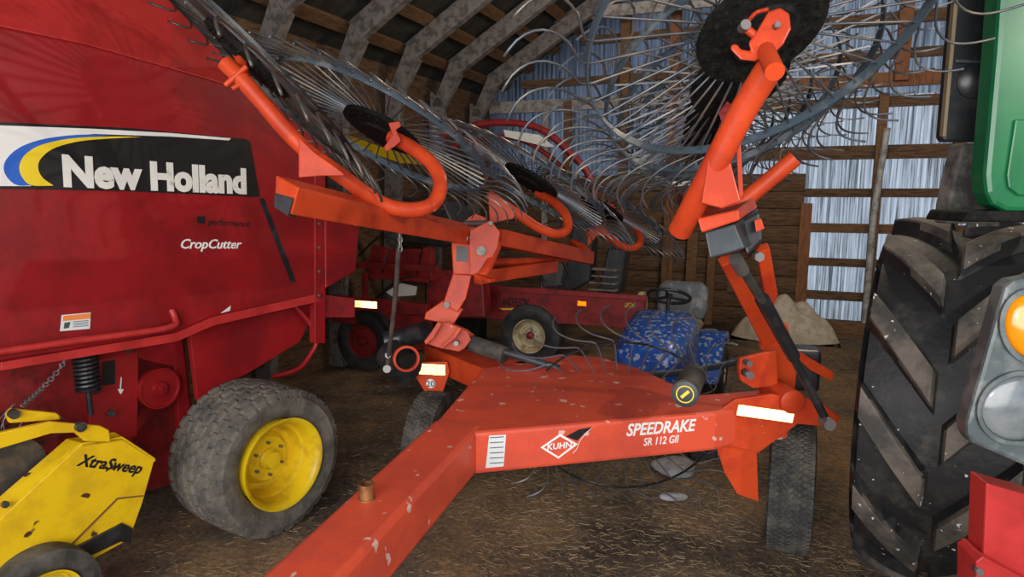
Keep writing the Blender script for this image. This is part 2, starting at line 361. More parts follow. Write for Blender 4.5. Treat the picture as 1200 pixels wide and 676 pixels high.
# horizontal girts, right hand bays
tR = tz(1010, 300)[0]; tP = tz(942, 300)[0]
girts = []
for (u, v, h, mt) in ((1075, 20, .16, 'wood_h'), (1075, 62, .13, 'wood_h'), (1075, 92, .2, 'wood_o'), (1075, 118, .15, 'wood_h'), (1050, 178, .2, 'wood_h'), (1050, 226, .13, 'wood_h'), (980, 267, .14, 'wood'), (980, 307, .12, 'wood_h'), (980, 346, .13, 'wood_h'), (978, 382, .16, 'wood')):
    z = tz(u, v)[1]; bm = nb(); t0 = tP-.02 if v > 240 else tP-2.1
    bar(bm, bp(t0, -.05, z), bp(WID, -.05, z), .09, h); trim(bm, M[mt])
# girts behind the wheels
for z, mt in ((3.95, 'wood_h'), (4.6, 'wood_h'), (5.25, 'wood_h')):
    bm = nb(); bar(bm, bp(max(.2, (z-KNEE)/S1), -.05, z), bp(tP-.3, -.05, z), .08, .13); trim(bm, M[mt])
z2 = tz(740, 120)[1]; bm = nb(); bar(bm, bp(0, -.12, z2), bp(tP-.2, -.12, z2), .1, .2); trim(bm, M['wood_p'])
def post(u, v0, v1, wd, mt, dp=.13, off=.1, lean=0):
    t, _ = tz(u, (v0+v1)/2); za = max(0, tz(u, v1)[1]); zb = tz(u, v0)[1]; bm = nb()
    prism(bm, [bp(t-wd/2, -off, za), bp(t+wd/2, -off, za), bp(t+wd/2+lean, -off, zb), bp(t-wd/2+lean, -off, zb)], -BD*dp); return trim(bm, M[mt])
post(733, 10, 340, .15, 'wood'); post(790, -40, 340, .16, 'wood_o'); post(668, 120, 340, .12, 'wood'); post(940, 238, 384, .16, 'wood_o', .16); post(868, -60, 340, .14, 'wood')
post(1023, 112, 388, .12, 'wood', .14, .12); post(1060, -60, 96, .17, 'wood_o', .12, .10); post(1110, 150, 400, .13, 'wood_h')
post(643, 130, 340, .10, 'wood_p'); 
# log wall, lower part of the far wall
bm = nb(); zt = tz(800, 205)[1]; nl = 9
for i in range(nl):
    z0 = i*zt/nl; hh = zt/nl
    off = random.uniform(-.01, .01)
    pr = [(0, .0), (.045, .02), (.07, .35), (.07, .65), (.045, .97), (0, 1)]
    poly_ = [bp(-.1, -.14+off+.0-a_, z0+b_*hh) for a_, b_ in pr]
    prism(bm, poly_+[bp(-.1, .02, z0+hh), bp(-.1, .02, z0)], BL*(tP+.05))
struct('wall_back', bm, M['wood_h'], .004)
# loose boards standing against the log wall
for (u, v0, v1, wd, lab) in ((782, 250, 345, .10, 'narrow brown board standing against log wall, left of the pair behind the seat'), (812, 270, 345, .16, 'short pale brown board standing against log wall above the mower seat'), (834, 290, 347, .12, 'stubby grey brown post standing against log wall behind orange arm')):
    t, _ = tz(u, v1); zb = tz(u, v0)[1]; bm = nb()
    prism(bm, [bp(t-wd/2, -.42, 0), bp(t+wd/2, -.42, 0), bp(t+wd/2, -.28, zb), bp(t-wd/2, -.28, zb)], -BD*.05)
    tag(obj('loose_board', bm, M['wood'], bevel=.004), lab, 'board', 'loose boards against the log wall')
# leaning pipe
bm = nb(); tube(bm, [fw(1012, 392, .35), fw(1024, 250, .32), fw(1040, 150, .3)], .045, 12)
tag(obj('leaning_pipe', bm, M['pvc']), 'long dirty white pipe leaning against the brown post by clear sheeting', 'pipe')
# low sill board at the far door
bm = nb(); box(bm, bp(tP+1.0, -.32, .09), BL*1.1, BD*.10, UP*.09); tag(obj('sill_timber', bm, M['wood'], bevel=.01), 'heavy brown timber lying at the foot of the clear wall sheeting', 'timber')
# heap
bm = nb(); hc = bp(tz(918, 385)[0], -1.0, 0); ng = 40
gv = [[None]*ng for _ in range(ng)]
for i in range(ng):
    for j in range(ng):
        x = (i/(ng-1)-.5)*2; y = (j/(ng-1)-.5)*2; r = math.hypot(x, y)
        z = .52*max(0, 1-r*r)**.9*(1+.25*math.sin(7*x+2)*math.cos(6*y+1)) + random.uniform(0, .02)*(r < 1)
        gv[i][j] = bm.verts.new(hc+BL*x*.72+BD*y*.4+UP*max(z, 0))
for i in range(ng-1):
    for j in range(ng-1): bm.faces.new((gv[i][j], gv[i+1][j], gv[i+1][j+1], gv[i][j+1])).smooth = True
tag(obj('sawdust_heap', bm, M['pile']), 'pale heap of loose sawdust against the log wall behind the mower', 'heap', kind='stuff')
# ================================================================ BALER (left)
BA = 33.0; a = math.radians(BA); Bd = V((math.sin(a), math.cos(a), 0)); Bn = V((math.cos(a), -math.sin(a), 0))
WC = V((-1.39, 3.75, .46))
SP = (WC-Bn*.42, Bn)                                            # side plane of the body
def sp(off): return (SP[0]+Bn*off, Bn)
baler = thing('round_baler', 'big dark red round baler with yellow wheel and yellow pickup, left side', 'baler', (WC.x-.9, WC.y-.5, 0))
crease = [(-330, -60), (0, 31), (100, 52), (200, 80), (290, 106), (345, 156), (378, 192)]
low = [(378, 345), (250, 371), (205, 390), (0, 424), (-330, 475)]
pr = poly(crease+low, SP); bm = nb(); prism(bm, pr, -Bn*1.25); obj('side_panel', bm, M['bred'], baler, .012)
ip = sp(-.28); top = poly([(-330, -190), (30, -62), (110, -45), (205, 3), (300, 78), (352, 128), (398, 172)], ip)
bm = nb(); cr = [p-Bn*.0 for p in poly(crease, SP)]
v1 = [bm.verts.new(p) for p in cr]; v2 = [bm.verts.new(p) for p in top]; v3 = [bm.verts.new(p-Bn*.9) for p in top]; v4 = [bm.verts.new(p-Bn*1.2-UP*.02) for p in cr]
for i in range(len(cr)-1):
    for A1, B1 in ((v1, v2), (v2, v3), (v3, v4), (v4, v1)): bm.faces.new((A1[i], A1[i+1], B1[i+1], B1[i]))
bm.faces.new((v1[0], v2[0], v3[0], v4[0])); bm.faces.new((v1[-1], v4[-1], v3[-1], v2[-1]))
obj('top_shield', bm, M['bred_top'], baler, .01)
# seam strip and rear post
plate('side_seam', [(303, 232), (309, 232), (347, 330), (341, 332)], SP, .004, M['blackpl'], baler, out=.003)
plate('rear_post', [(368, 170), (380, 176), (380, 402), (368, 402)], SP, .06, M['bred'], baler, .004, out=.012)
plate('body_ledge', [(0, 424), (205, 390), (250, 371), (378, 343), (378, 352), (250, 381), (206, 400), (0, 434)], SP, .05, M['bred_top'], baler, .003, out=.012)
plate('lower_panel', [(222, 386), (376, 348), (352, 400), (300, 432), (232, 470)], sp(-.12), .04, M['bred'], baler, .004)
plate('rear_side_panel', [(381, 238), (418, 243), (422, 262), (417, 318), (382, 338)], sp(.02), .03, M['bred'], baler, .01)
plate('tailgate_beam', [(376, 345), (416, 350), (416, 372), (380, 372)], sp(-.05), .1, M['ared'], baler, .004)
for k in range(4):
    bm = nb(); disc(bm, On(374, 262+k*28, sp(.02)), Bn, .011, .012, 6); obj('bolt', bm, M['steel'], baler)
# underside chassis in the shade
bm = nb(); prism(bm, poly([(-330, 450), (215, 372), (232, 560), (-330, 700)], sp(-.62)), -Bn*.5); obj('chassis', bm, M['ared'], baler)
plate('chassis_bracket', [(104, 402), (163, 393), (161, 512), (104, 516)], sp(-.28), .06, M['bred'], baler, .004)
plate('bracket_slot', [(120, 424), (135, 422), (135, 450), (120, 452)], sp(-.275), .004, M['black'], baler)
bm = nb(); s0 = On(142, 442, sp(-.27)); s1 = On(141, 456, sp(-.27)); bar(bm, s0, s1, .005, .006, Bn); 
prism(bm, poly([(138, 456), (145, 456), (141.5, 462)], sp(-.27)), -Bn*.004); obj('arrow_mark', bm, M['white'], baler)
for (u, v) in ((130, 484), (150, 410)):
    bm = nb(); disc(bm, On(u, v, sp(-.265)), Bn, .02, .03, 6); obj('bolt', bm, M['dsteel'], baler)
plate('bracket', [(162, 392), (212, 384), (222, 470), (232, 520), (212, 520), (205, 430), (163, 420)], sp(-.3), .05, M['bred'], baler, .004)
pd = On(187, 455, sp(-.26)); bm = nb(); lathe(bm, pd, Bn, [(-.03, .0), (-.03, .125), (.012, .125), (.012, .115), (.0, .11), (.0, .045), (.02, .04), (.02, .015), (.03, .012), (.03, 0)], 40); obj('drive_pulley', bm, M['bred'], baler)
# coil spring
sc = On(101, 432, sp(-.2)); ax = UP; pts = []
for i in range(11*14): 
    th = i/14*2*PI; pts.append(sc+UP*(-.13+.26*i/(11*14))+Bn*math.cos(th)*.055+Bd*math.sin(th)*.055)
bm = nb(); tube(bm, pts, .010, 6); tube(bm, [sc-UP*.26, sc+UP*.2], .016, 8); obj('coil_spring', bm, M['blackpl'], baler)
# guard rail
pts = [On(-120, 431, sp(.07)), On(0, 412, sp(.07)), On(100, 398, sp(.07)), On(175, 388, sp(.07)), On(196, 384, sp(.065)), On(206, 380, sp(.05)), On(205, 372, sp(.02)), On(201, 363, sp(0))]
bm = nb(); tube(bm, cat(pts, 5), .018, 12); obj('guard_rail', bm, M['bred_top'], baler)
bm = nb(); tube(bm, cat([On(340, 352, sp(-.1)), On(364, 380, sp(-.05)), On(371, 398, sp(-.03)), On(366, 412, sp(-.03)), On(350, 432, sp(-.04)), On(318, 442, sp(-.1))], 5), .018, 10); obj('rear_hook_tube', bm, M['bred'], baler)
# decal
dec = [(-120, 128), (0, 143), (150, 150), (288, 163), (293, 167), (304, 229), (303, 231), (150, 224), (0, 221), (-120, 216)]
d0 = plate('brand_decal', dec, SP, .0025, M['black'], baler, out=.004)
plate('swoosh_white', [(-120, 132), (0, 147), (110, 151), (200, 156), (270, 162), (268, 164.5), (200, 160), (110, 157), (60, 162), (34, 176), (22, 192), (24, 208), (36, 218), (0, 218), (-120, 212)], SP, .001, M['white'], d0, out=.0052)
plate('swoosh_blue', smooth_px([(130, 158.5), (90, 158), (50, 163), (22, 173), (6, 188), (5, 203), (18, 216.5), (40, 217), (30, 206), (27, 192), (40, 178), (70, 166)]), SP, .001, M['blue'], d0, out=.0064)
plate('swoosh_yellow', smooth_px([(165, 160.5), (130, 160), (85, 162), (50, 169), (30, 180), (22, 194), (25, 207), (36, 217), (62, 217.5), (49, 208), (44, 197), (47, 186), (62, 174), (90, 166), (125, 162.5)]), SP, .001, M['dyel'], d0, out=.0076)
txt_px('lettering', 'New Holland', (74, 217), (288, 226), 32, SP, M['grime_white'], d0, off=.010, bold=.045)
txt_px('model_lettering', 'CropCutter', (212, 291), (283, 291), 11, SP, M['white'], baler, shear=.3, off=.004, bold=.012)
txt_px('faint_lettering', 'performance', (243, 263), (292, 266), 8, SP, M['black'], baler, shear=.2, off=.004)
plate('faint_emblem', [(231, 253), (240, 254), (240, 262), (231, 261)], SP, .002, M['black'], baler, out=.003)
lb = plate('warning_label', [(72, 369), (106, 366), (105, 385), (70, 388)], SP, .002, M['sticker'], baler, out=.004)
plate('label_header', [(73.5, 370), (105.5, 367), (105, 373), (73, 376)], SP, .001, mat('orange_header', (.8, .25, .06), .5), lb, out=.0055)
plate('label_symbol', [(75, 378), (82, 377), (80, 384), (74, 385)], SP, .001, M['ink'], lb, out=.0055)
for q in range(4): plate('label_line', [(85, 376.5+q*2), (103, 375+q*2), (103, 375.7+q*2), (85, 377.2+q*2)], SP, .001, M['ink'], lb, out=.0055)
plate('small_white_label', [(258, 367), (270, 358), (269, 364)], SP, .001, M['white'], baler, out=.004)
# wheel
def tyre(c, n, R, wd, rr, mt, parent, fn=None, seg=180, e=None, na=15, name='tire', sq=.8, label=None, mt2=None, pick=None, tw=None):
    c = V(c); prof = []
    # outer side bead -> shoulder -> tread -> inner side
    hw = wd/2
    prof += [(hw*.78, rr), (hw*.92, rr+(R-rr)*.15), (hw*1.0, rr+(R-rr)*.45), (hw*.985, rr+(R-rr)*.7), (hw*.93, R-.045*R/.46)]
    tr = [hw*.9*(1-2*i/(na-1)) for i in range(na)]
    prof += [(x, R-.03*R*abs(x/hw)**3) for x in tr]
    prof += [(-hw*.93, R-.045*R/.46), (-hw*.985, rr+(R-rr)*.7), (-hw, rr+(R-rr)*.45), (-hw*.92, rr+(R-rr)*.15), (-hw*.78, rr)]
    n0 = 5
    def f2(th, a_, j): return fn(th, a_/hw, a_) if (fn and 4 <= j < n0+na+1) else 0
    bm = nb(); lathe(bm, c, n, prof, seg, e, f2, (lambda a_, j: tw(a_/hw)) if tw else None)
    # inner liner closes the ring
    lathe(bm, c, n, [(hw*.78, rr), (0, rr*.93), (-hw*.78, rr)], seg, e)
    for f in [f for f in bm.faces if len(f.verts) > 4]: bm.faces.remove(f)
    return obj(name, bm, mt, parent, label=label, mt2=mt2, pick=pick)
def flot(th, x, a_):
    row = int((x+1)*3.5); ph = (th*34/(2*PI) + .5*(row % 2) + .12*math.sin(x*9)) % 1
    g = -.013 if ph < .2 else 0
    if abs(((x+1)*3.5) % 1 - .5) > .36: g = min(g, -.010)
    return g
bt = tyre(WC-Bn*.25, Bn, .46, .5, .272, M['rubber_brown'], baler, flot, 300, na=43)
def rim(c, n, R, parent, mt, dish=.1, face=0, holes=0, name='rim', hubmt=None, lug=6):
    """rim with outer flange at c, dished inwards"""
    n = V(n)
    bm = nb(); lathe(bm, c, n, [(-.12, R*.96), (-.0, R*.97), (.012, R*1.04), (.018, R*1.04), (.016, R*.99), (-.005, R*.92), (-.03, R*.90), (-dish*.55, R*.86), (-dish*.6, R*.8), (-dish, R*.74), (-dish*1.05, R*.62), (-dish*.8, R*.50), (-dish*.8, R*.2), (-dish*.8, .0)], 64, caps=False)
    r_ = obj(name, bm, mt, parent)
    bm = nb(); lathe(bm, c+n*(-dish*.8), n, [(0, R*.24), (.02, R*.24), (.03, R*.2), (.06, R*.18), (.065, R*.1), (.065, 0)], 24); obj('hub', bm, hubmt or mt, r_)
    _, e1, e2 = frame_of(n)
    for k in range(lug):
        th = 2*PI*k/lug; bm = nb(); disc(bm, c+n*(-dish*.8+.01)+(e1*math.cos(th)+e2*math.sin(th))*R*.38, n, R*.035, .025, 6); obj('lug_nut', bm, M['steel'], r_)
    return r_
r1 = rim(WC+Bn*.0, Bn, .272, baler, M['rimyel'], .19)
# ---- pickup at the front
PS = sp(.22)
face = [(96, 519), (143, 512), (182, 537), (167, 590), (152, 632), (110, 655), (40, 664), (-120, 700), (-120, 660), (0, 608)]
pk = plate('pickup_side_panel', face, PS, .03, M['yellow'], baler, .006)
bm = nb(); fo = poly([(96, 519), (0, 608), (-120, 660)], PS); bo = poly([(78, 514), (-10, 590), (-130, 636)], sp(.10))
for i in range(2): hexa(bm, [fo[i], fo[i+1], bo[i+1], bo[i]], [p-UP*.02-Bn*.015 for p in (fo[i], fo[i+1], bo[i+1], bo[i])])
hexa(bm, poly([(96, 519), (143, 512), (182, 537)], PS)+poly([(168, 527), (134, 506), (78, 514)], sp(.10)), [p-UP*.02 for p in poly([(96, 519), (143, 512), (182, 537)], PS)+poly([(168, 527), (134, 506), (78, 514)], sp(.10))])
obj('panel_flange', bm, M['yellow'], pk, .002)
txt_px('lettering', 'XtraSweep', (89, 545), (164, 555), 13, PS, M['black'], pk, shear=.25, off=.003, bold=.025)
plate('panel_crease', [(84, 636), (137, 583), (168, 580), (168, 581.5), (138, 585), (86, 637.5)], PS, .002, mat('rusty_edge', (.2, .09, .02), .8), pk, out=.0025)
plate('rubber_flap', [(88, 640), (142, 612), (154, 618), (152, 636), (140, 634), (106, 650)], PS, .015, M['blackpl'], baler, .003, out=.014)
for (u, v) in ((6, 591),):
    bm = nb(); disc(bm, On(u, v, sp(.22)), Bn, .016, .02, 6); obj('bolt', bm, M['dsteel'], pk)
arm = plate('pickup_arm', [(-60, 520), (60, 494), (118, 499), (128, 504), (130, 518), (100, 517), (88, 507), (60, 508), (0, 526), (-60, 540)], sp(.26), .03, M['yellow'], baler, .005)
bm = nb(); disc(bm, On(94, 500, sp(.27)), Bn, .024, .03, 20); disc(bm, On(94, 500, sp(.275)), Bn, .014, .04, 6); obj('pivot_bolt', bm, M['dsteel'], arm)
lk = plate('lift_link', [(8, 486), (14, 479), (26, 480), (66, 484), (78, 491), (40, 494), (12, 496)], sp(.18), .03, M['yellow'], baler, .005)
bm = nb(); disc(bm, On(16, 485, sp(.19)), Bn, .022, .03, 20); obj('pivot_bolt', bm, M['dsteel'], lk)
bm = nb(); prism(bm, poly([(-60, 545), (30, 515), (50, 560), (-20, 620), (-60, 640)], sp(.02)), -Bn*.05); obj('pickup_frame', bm, M['yellow'], baler, .01)
# pickup reel drum with teeth
dc = On(10, 545, sp(.0)); bm = nb(); tube(bm, [dc+Bn*.05, dc-Bn*1.1], .14, 24)
for q in range(9):
    for k in range(8):
        th = 2*PI*k/8+q*.2; dirv = Bd*math.cos(th)+UP*math.sin(th); pp = dc-Bn*(.0+q*.1)+dirv*.13; tube(bm, [pp, pp+dirv*.09, pp+dirv*.12+Bd*.02], .004, 5)
obj('pickup_reel', bm, M['dsteel'], baler)
GW = Zp(56, 697, .20); GW = On(56, 692, sp(.34))
GR = .235; GW.z = GR
gt = tyre(GW-Bn*.06, Bn, GR, .13, .135, M['rubber'], baler, None, 64, na=9, name='gauge_tire')
rim(GW+Bn*.0, Bn, .135, baler, M['rimyel'], .05, name='gauge_rim', lug=4)
# chain
cp = [On(80, 412, sp(-.05)), On(70, 432, sp(-.03)), On(52, 452, sp(0)), On(40, 464, sp(.05)), On(26, 476, sp(.12))]
cs = cat(cp, 6); bm = nb()
for i in range(len(cs)-1):
    a_, b_ = cs[i], cs[i+1]; t = (b_-a_).normalized(); s_ = t.orthogonal().normalized()
    if i % 2: s_ = t.cross(s_)
    m_ = (a_+b_)/2; L_ = (b_-a_).length*.62
    loop = [m_+t*math.cos(q*PI/5)*L_+s_*math.sin(q*PI/5)*.011 for q in range(11)]; tube(bm, loop, .0035, 5, False)
obj('chain', bm, M['steel'], baler)
# ================================================================ WHEEL RAKE
HA = math.radians(13.6); Hd = V((math.sin(HA), math.cos(HA), 0)); Hr = V((math.cos(HA), -math.sin(HA), 0))
rake = thing('wheel_rake', 'orange red folded wheel rake with white lettered beam and raised spoked wheels', 'hay rake', Zp(560, 560, 0))
TZ = 1.0
def tp(u, v, z=TZ): return Zp(u, v, z)
# centre plate
topz = [(506, 499), (557, 507), (839, 483), (862, 478), (925, 472), (935, 452), (820, 462), (791, 450), (752, 432), (710, 419), (668, 415), (640, 417), (566, 430)]
# (drawn on the z = 1.0 plane, solid box section below)
tpz = [tp(*p) for p in topz]
bm = nb(); prism(bm, tpz, -UP*.205); fr = obj('frame', bm, M['orange_top'], rake, .018)
# drawbar
n0, n1 = tp(501, 500), tp(558, 507); f0, f1 = tp(320, 676), tp(392, 676)
dl = (f0-n0).normalized(); dr = (f1-n1).normalized(); dd = (dl+dr).normalized()
e0, e1_ = n0+dd*3.4, n1+dd*3.4
n0b, n1b = n0-dd*.10, n1-dd*.10
a0 = [n0b, n1b, n1b-UP*.21, n0b-UP*.21]; a1 = [n0+dd*2.2, n0+dd*2.2+(n1-n0)*.85, n0+dd*2.2+(n1-n0)*.85-UP*.2, n0+dd*2.2-UP*.2]
a0 = [p+UP*.006 for p in a0]
bm = nb(); hexa(bm, a0, a1); obj('drawbar', bm, M['orange_top'], rake, .022)
bm = nb(); c_ = tp(430, 586)+UP*.01; lathe(bm, c_, UP, [(-.01, .03), (.0, .03), (.0, .026), (.045, .026), (.045, .029), (.055, .029), (.055, .019), (.005, .019), (.005, 0)], 28); obj('socket', bm, mat('rusty_brass', (.35, .17, .06), .5, metal=.6, col2=(.15, .06, .03), scale=20), rake)
# weld seam
# front face text plane
fA, fB = tp(557, 507), tp(839, 483); fd = (fB-fA).normalized(); fn_ = fd.cross(UP).normalized()
if fn_.y > 0: fn_ = -fn_
FP = (fA+fn_*.0, fn_)
fA2 = fA
txt_px('lettering', 'SPEEDRAKE', (734, 510.5), (815, 504), 14, FP, M['white'], fr, shear=.22, off=.004, bold=.022)
txt_px('model_lettering', 'SR 112 GII', (754, 522), (795, 518), 9, FP, M['white'], fr, shear=.18, off=.004, bold=.01)
# diamond emblem
de = [(633, 524), (656, 508), (677, 520), (654, 537)]
di = [(637, 523.8), (656, 511), (672.5, 520.3), (654.3, 534.5)]
bm = nb(); hexa_pts = []
O_, I_ = poly(de, FP), poly(di, FP)
for i in range(4): prism(bm, [p+fn_*.003 for p in (O_[i], O_[(i+1) % 4], I_[(i+1) % 4], I_[i])], fn_*.001)
em = obj('emblem', bm, M['white'], fr)
plate('emblem_swoosh', [(663, 511), (678, 503), (694, 500), (684, 508), (676, 516)], FP, .001, M['black'], em, out=.004)
bm = nb(); tube(bm, [p+fn_*.003 for p in cat(poly([(694, 500), (686, 508), (679, 517), (676, 525), (671, 531)], FP), 4)], .0015, 5); obj('emblem_stroke', bm, M['white'], em)
txt_px('emblem_lettering', 'KUHN', (641, 526.8), (670, 523.8), 7, FP, M['white'], em, shear=.1, off=.0045, bold=.02)
st = plate('instruction_sticker', [(573, 510), (593, 509), (590, 546), (569, 548)], FP, .001, M['sticker'], fr, out=.003)
for q in range(6): plate('sticker_line', [(574, 512+q*6), (590, 511+q*6), (589.8, 512+q*6), (573.8, 513+q*6)], FP, .001, M['ink'], st, out=.0042)
def lighter_tape(name, u0, v0, u1, v1, hpx, pl, parent, mt=None, off=.004, cell=.005, label='pale yellow reflective tape'):
    n = pl[1].normalized(); p0, p1 = On(u0, v0, pl), On(u1, v1, pl); ex = (p1-p0); wl = ex.length; ex.normalize(); ey = (UP-ex*UP.dot(ex)); ey = (ey-n*ey.dot(n)).normalized()
    hh = (On((u0+u1)/2, (v0+v1)/2-hpx, pl)-On((u0+u1)/2, (v0+v1)/2, pl)).length
    if ex.cross(ey).dot(n) < 0: p0 = p0+ex*wl; ex = -ex
    return retro(name, p0+n*off, ex, ey, wl, hh, parent, mt or M['tape'], cell, label)
# right end
RP = (tp(862, 478)+V((0, 0, 0)), V((.05, -1, 0)).normalized())
plate('end_plate', [(839, 484), (862, 468), (905, 462), (960, 470), (985, 489), (980, 501), (935, 497), (889, 531), (839, 519)], RP, .03, M['orange'], rake, .005)
lighter_tape('reflective_tape', 863, 486, 928, 495, 13, RP, rake)
plate('deflector', [(839, 519), (889, 530), (891, 590), (866, 581), (851, 556)], RP, .012, M['orange'], rake, .003, out=-.02)
c_ = On(926, 469, RP); bm = nb(); lathe(bm, c_, RP[1], [(-.25, .062), (.03, .062), (.034, .056), (.034, 0)], 32); obj('pivot_tube', bm, M['orange'], rake)
R2 = (D(890, 430, 3.55), V((.1, -1, 0)).normalized())
plate('mounting_plate', [(866, 432), (868, 420), (892, 414), (910, 411), (912, 452), (883, 455), (868, 446)], (D(890, 430, 3.42), R2[1]), .03, M['orange'], rake, .004)
plate('mounting_plate', [(891, 380), (922, 378), (931, 408), (977, 436), (976, 447), (950, 434), (935, 420), (932, 455), (908, 455), (900, 415), (893, 410)], R2, .03, M['ared'] if False else M['orange'], rake, .004)
bm = nb(); box(bm, D(930, 430, 3.75), Hr*.13, Hd*.08, UP*.12); obj('ram_housing', bm, M['blackpl'], rake, .02)
bm = nb(); disc(bm, D(876, 438, 3.33), R2[1], .022, .07, 6); obj('bolt', bm, M['steel'], rake); bm = nb(); disc(bm, D(876, 425, 3.36), R2[1], .016, .05, 12); obj('bolt', bm, M['steel'], rake)
def barp(name, a_, b_, w_, h_, mt, parent, bev=.004, up=(0, 0, 1)): bm = nb(); bar(bm, D(*a_), D(*b_), w_, h_, up); return obj(name, bm, mt, parent, bev)
def tubep(name, pts, r, mt, parent, n=6, seg=14):
    bm = nb(); tube(bm, cat([D(*p) for p in pts], n), r, seg); return obj(name, bm, mt, parent)
barp('lift_arm', (852, 303, 2.75), (900, 400, 3.4), .07, .05, M['orange'], rake, .006, Hd)
barp('lift_arm', (893, 290, 3.0), (903, 345, 3.2), .06, .05, M['orange'], rake, .006, Hd)
barp('lift_arm', (903, 342, 3.2), (894, 372, 3.35), .06, .05, M['orange'], rake, .006, Hd)
tubep('gas_ram', [(862, 300, 2.45), (882, 335, 2.6), (893, 352, 2.7)], .018, M['dsteel'], rake)
tubep('gas_ram', [(893, 350, 2.7), (912, 385, 2.85), (930, 418, 2.95)], .030, M['blackpl'], rake)
tubep('gas_ram', [(928, 415, 2.95), (950, 458, 3.05), (968, 492, 3.1)], .020, M['blackpl'], rake)
bm = nb(); disc(bm, D(969, 495, 3.08), V((0, -1, 0)), .028, .07, 20); obj('ram_clevis', bm, M['steel'], rake); bm = nb(); tube(bm, [D(862, 303, 2.42), D(870, 318, 2.48)], .026, 12); obj('ram_clevis', bm, M['steel'], rake)
bm = nb(); disc(bm, D(886, 300, 2.55), V((0, -1, 0)), .02, .08, 6); obj('bolt', bm, M['steel'], rake)
# folded right wing beam with black end cap
nearf = [(826, 272), (861, 262), (873, 291), (832, 303)]; farf = [(850, 258), (888, 244), (893, 280), (862, 298)]
bm = nb(); hexa(bm, [D(u, v, 2.15) for u, v in nearf], [D(u, v, 2.75) for u, v in farf]); obj('end_cap', bm, M['greypl'], rake, .006)
bm = nb(); hexa(bm, [D(u, v, 2.14) for u, v in ((817, 256), (866, 245), (867, 258), (822, 273))], [D(u, v, 2.7) for u, v in ((852, 243), (883, 232), (888, 243), (866, 254))]); obj('wing_beam', bm, M['orange'], rake, .006)
bm = nb(); hexa(bm, [D(u, v, 2.35) for u, v in ((862, 262), (890, 247), (894, 282), (876, 300))], [D(u, v, 3.0) for u, v in ((860, 262), (888, 250), (890, 292), (868, 296))]); obj('beam_sleeve', bm, M['blackpl'], rake, .01)
bm = nb(); hexa(bm, [D(u, v, 2.3) for u, v in ((884, 258), (892, 256), (896, 268), (886, 272))], [D(u, v, 2.4) for u, v in ((884, 258), (892, 256), (896, 268), (886, 272))]); obj('latch_tab', bm, M['orange'], rake, .003)
# right tall tube, gusset and hub bracket
tubep('spindle_arm', [(797, 270, 2.25), (823, 222, 2.1), (868, 135, 1.97), (903, 78, 1.88)], .041, M['orange'], rake, 5, 24)
gp = D(846, 218, 2.0)
bm = nb(); G1 = [(830, 186), (856, 190), (868, 236), (846, 244), (822, 238)]
hexa(bm, [D(u, v, 2.02) for u, v in G1], [D(u, v, 2.09) for u, v in G1]); obj('gusset', bm, M['orange'], rake, .004)
bm = nb(); hexa(bm, [D(u, v, 2.1) for u, v in ((862, 150), (867, 150), (871, 228), (866, 236))], [D(u, v, 2.3) for u, v in ((862, 160), (867, 160), (871, 226), (866, 232))]); obj('gusset', bm, M['orange'], rake, .002)
tubep('pivot_stub', [(893, 50, 1.95), (900, 66, 1.83), (908, 84, 1.74)], .026, M['orange'], rake, 4, 20)
br = [(877, 50), (885, 40), (900, 14), (914, 9), (925, 16), (927, 34), (918, 52), (908, 62), (893, 66), (886, 72), (868, 70), (856, 58), (857, 52), (864, 52), (868, 58), (880, 60)]
bm = nb(); hexa(bm, [D(u, v, 1.86) for u, v in br], [D(u, v, 1.93) for u, v in br]); obj('hub_bracket', bm, M['orange'], rake, .006)
tubep('bracket_strap', [(876, 26, 1.9), (886, 15, 1.92), (900, 11, 1.9)], .006, M['orange'], rake)
tubep('bracket_strap', [(870, 30, 1.88), (880, 38, 1.88), (888, 44, 1.88)], .012, M['orange'], rake)
bm = nb(); disc(bm, D(872, 31, 1.87), CF, .015, .03, 16); obj('bolt', bm, M['steel'], rake); bm = nb(); disc(bm, D(910, 30, 1.85), CF, .009, .02, 6); obj('bolt', bm, M['steel'], rake)
# further arms of the right wing
tubep('spindle_arm', [(835, 262, 3.1), (868, 238, 3.0), (905, 208, 2.95), (932, 185, 2.9)], .038, M['orange'], rake)
bm = nb(); hexa(bm, [D(u, v, 2.9) for u, v in ((842, 132), (852, 118), (862, 126), (858, 142), (848, 150))], [D(u, v, 2.98) for u, v in ((842, 132), (852, 118), (862, 126), (858, 142), (848, 150))]); obj('hub_bracket', bm, M['bred'], rake, .004)
barp('wing_beam', (866, 262, 2.9), (800, 232, 6.3), .11, .11, M['orange'], rake)
# --- left end
tape_n = V((-.12, -1, 0)).normalized()
LP = (tp(512, 430), tape_n)
oa = [tp(497, 404), tp(520, 404), tp(628, 424), tp(566, 432)]; bm = nb(); prism(bm, oa, -UP*.16); obj('outrigger', bm, M['orange'], rake, .006)
plate('end_plate', [(486, 424), (524, 424), (527, 436), (518, 462), (510, 471), (500, 463), (487, 442)], (tp(505, 425, .95), tape_n), .02, M['orange'], rake, .004)
LP2 = (tp(505, 425, .95), tape_n)
lighter_tape('reflective_tape', 486, 437.5, 522, 439.5, 12.5, LP2, rake, off=.01)
bm = nb(); disc(bm, On(505, 449, LP2)+tape_n*.006, tape_n, .032, .004, 32); s20 = obj('speed_sticker', bm, M['white'], rake)
txt_px('sticker_number', '20', (500, 452.5), (510, 452.5), 7, LP2, M['ink'], s20, off=.010, bold=.01)
lighter_tape('reflective_tape', 519, 461, 524, 443, 14, (LP2[0], tape_n), rake, M['tape_o'], off=.012) if False else None
tubep('pivot_tube', [(478, 432, 4.3), (458, 415, 4.45)], .11, M['blackpl'], rake, seg=24)
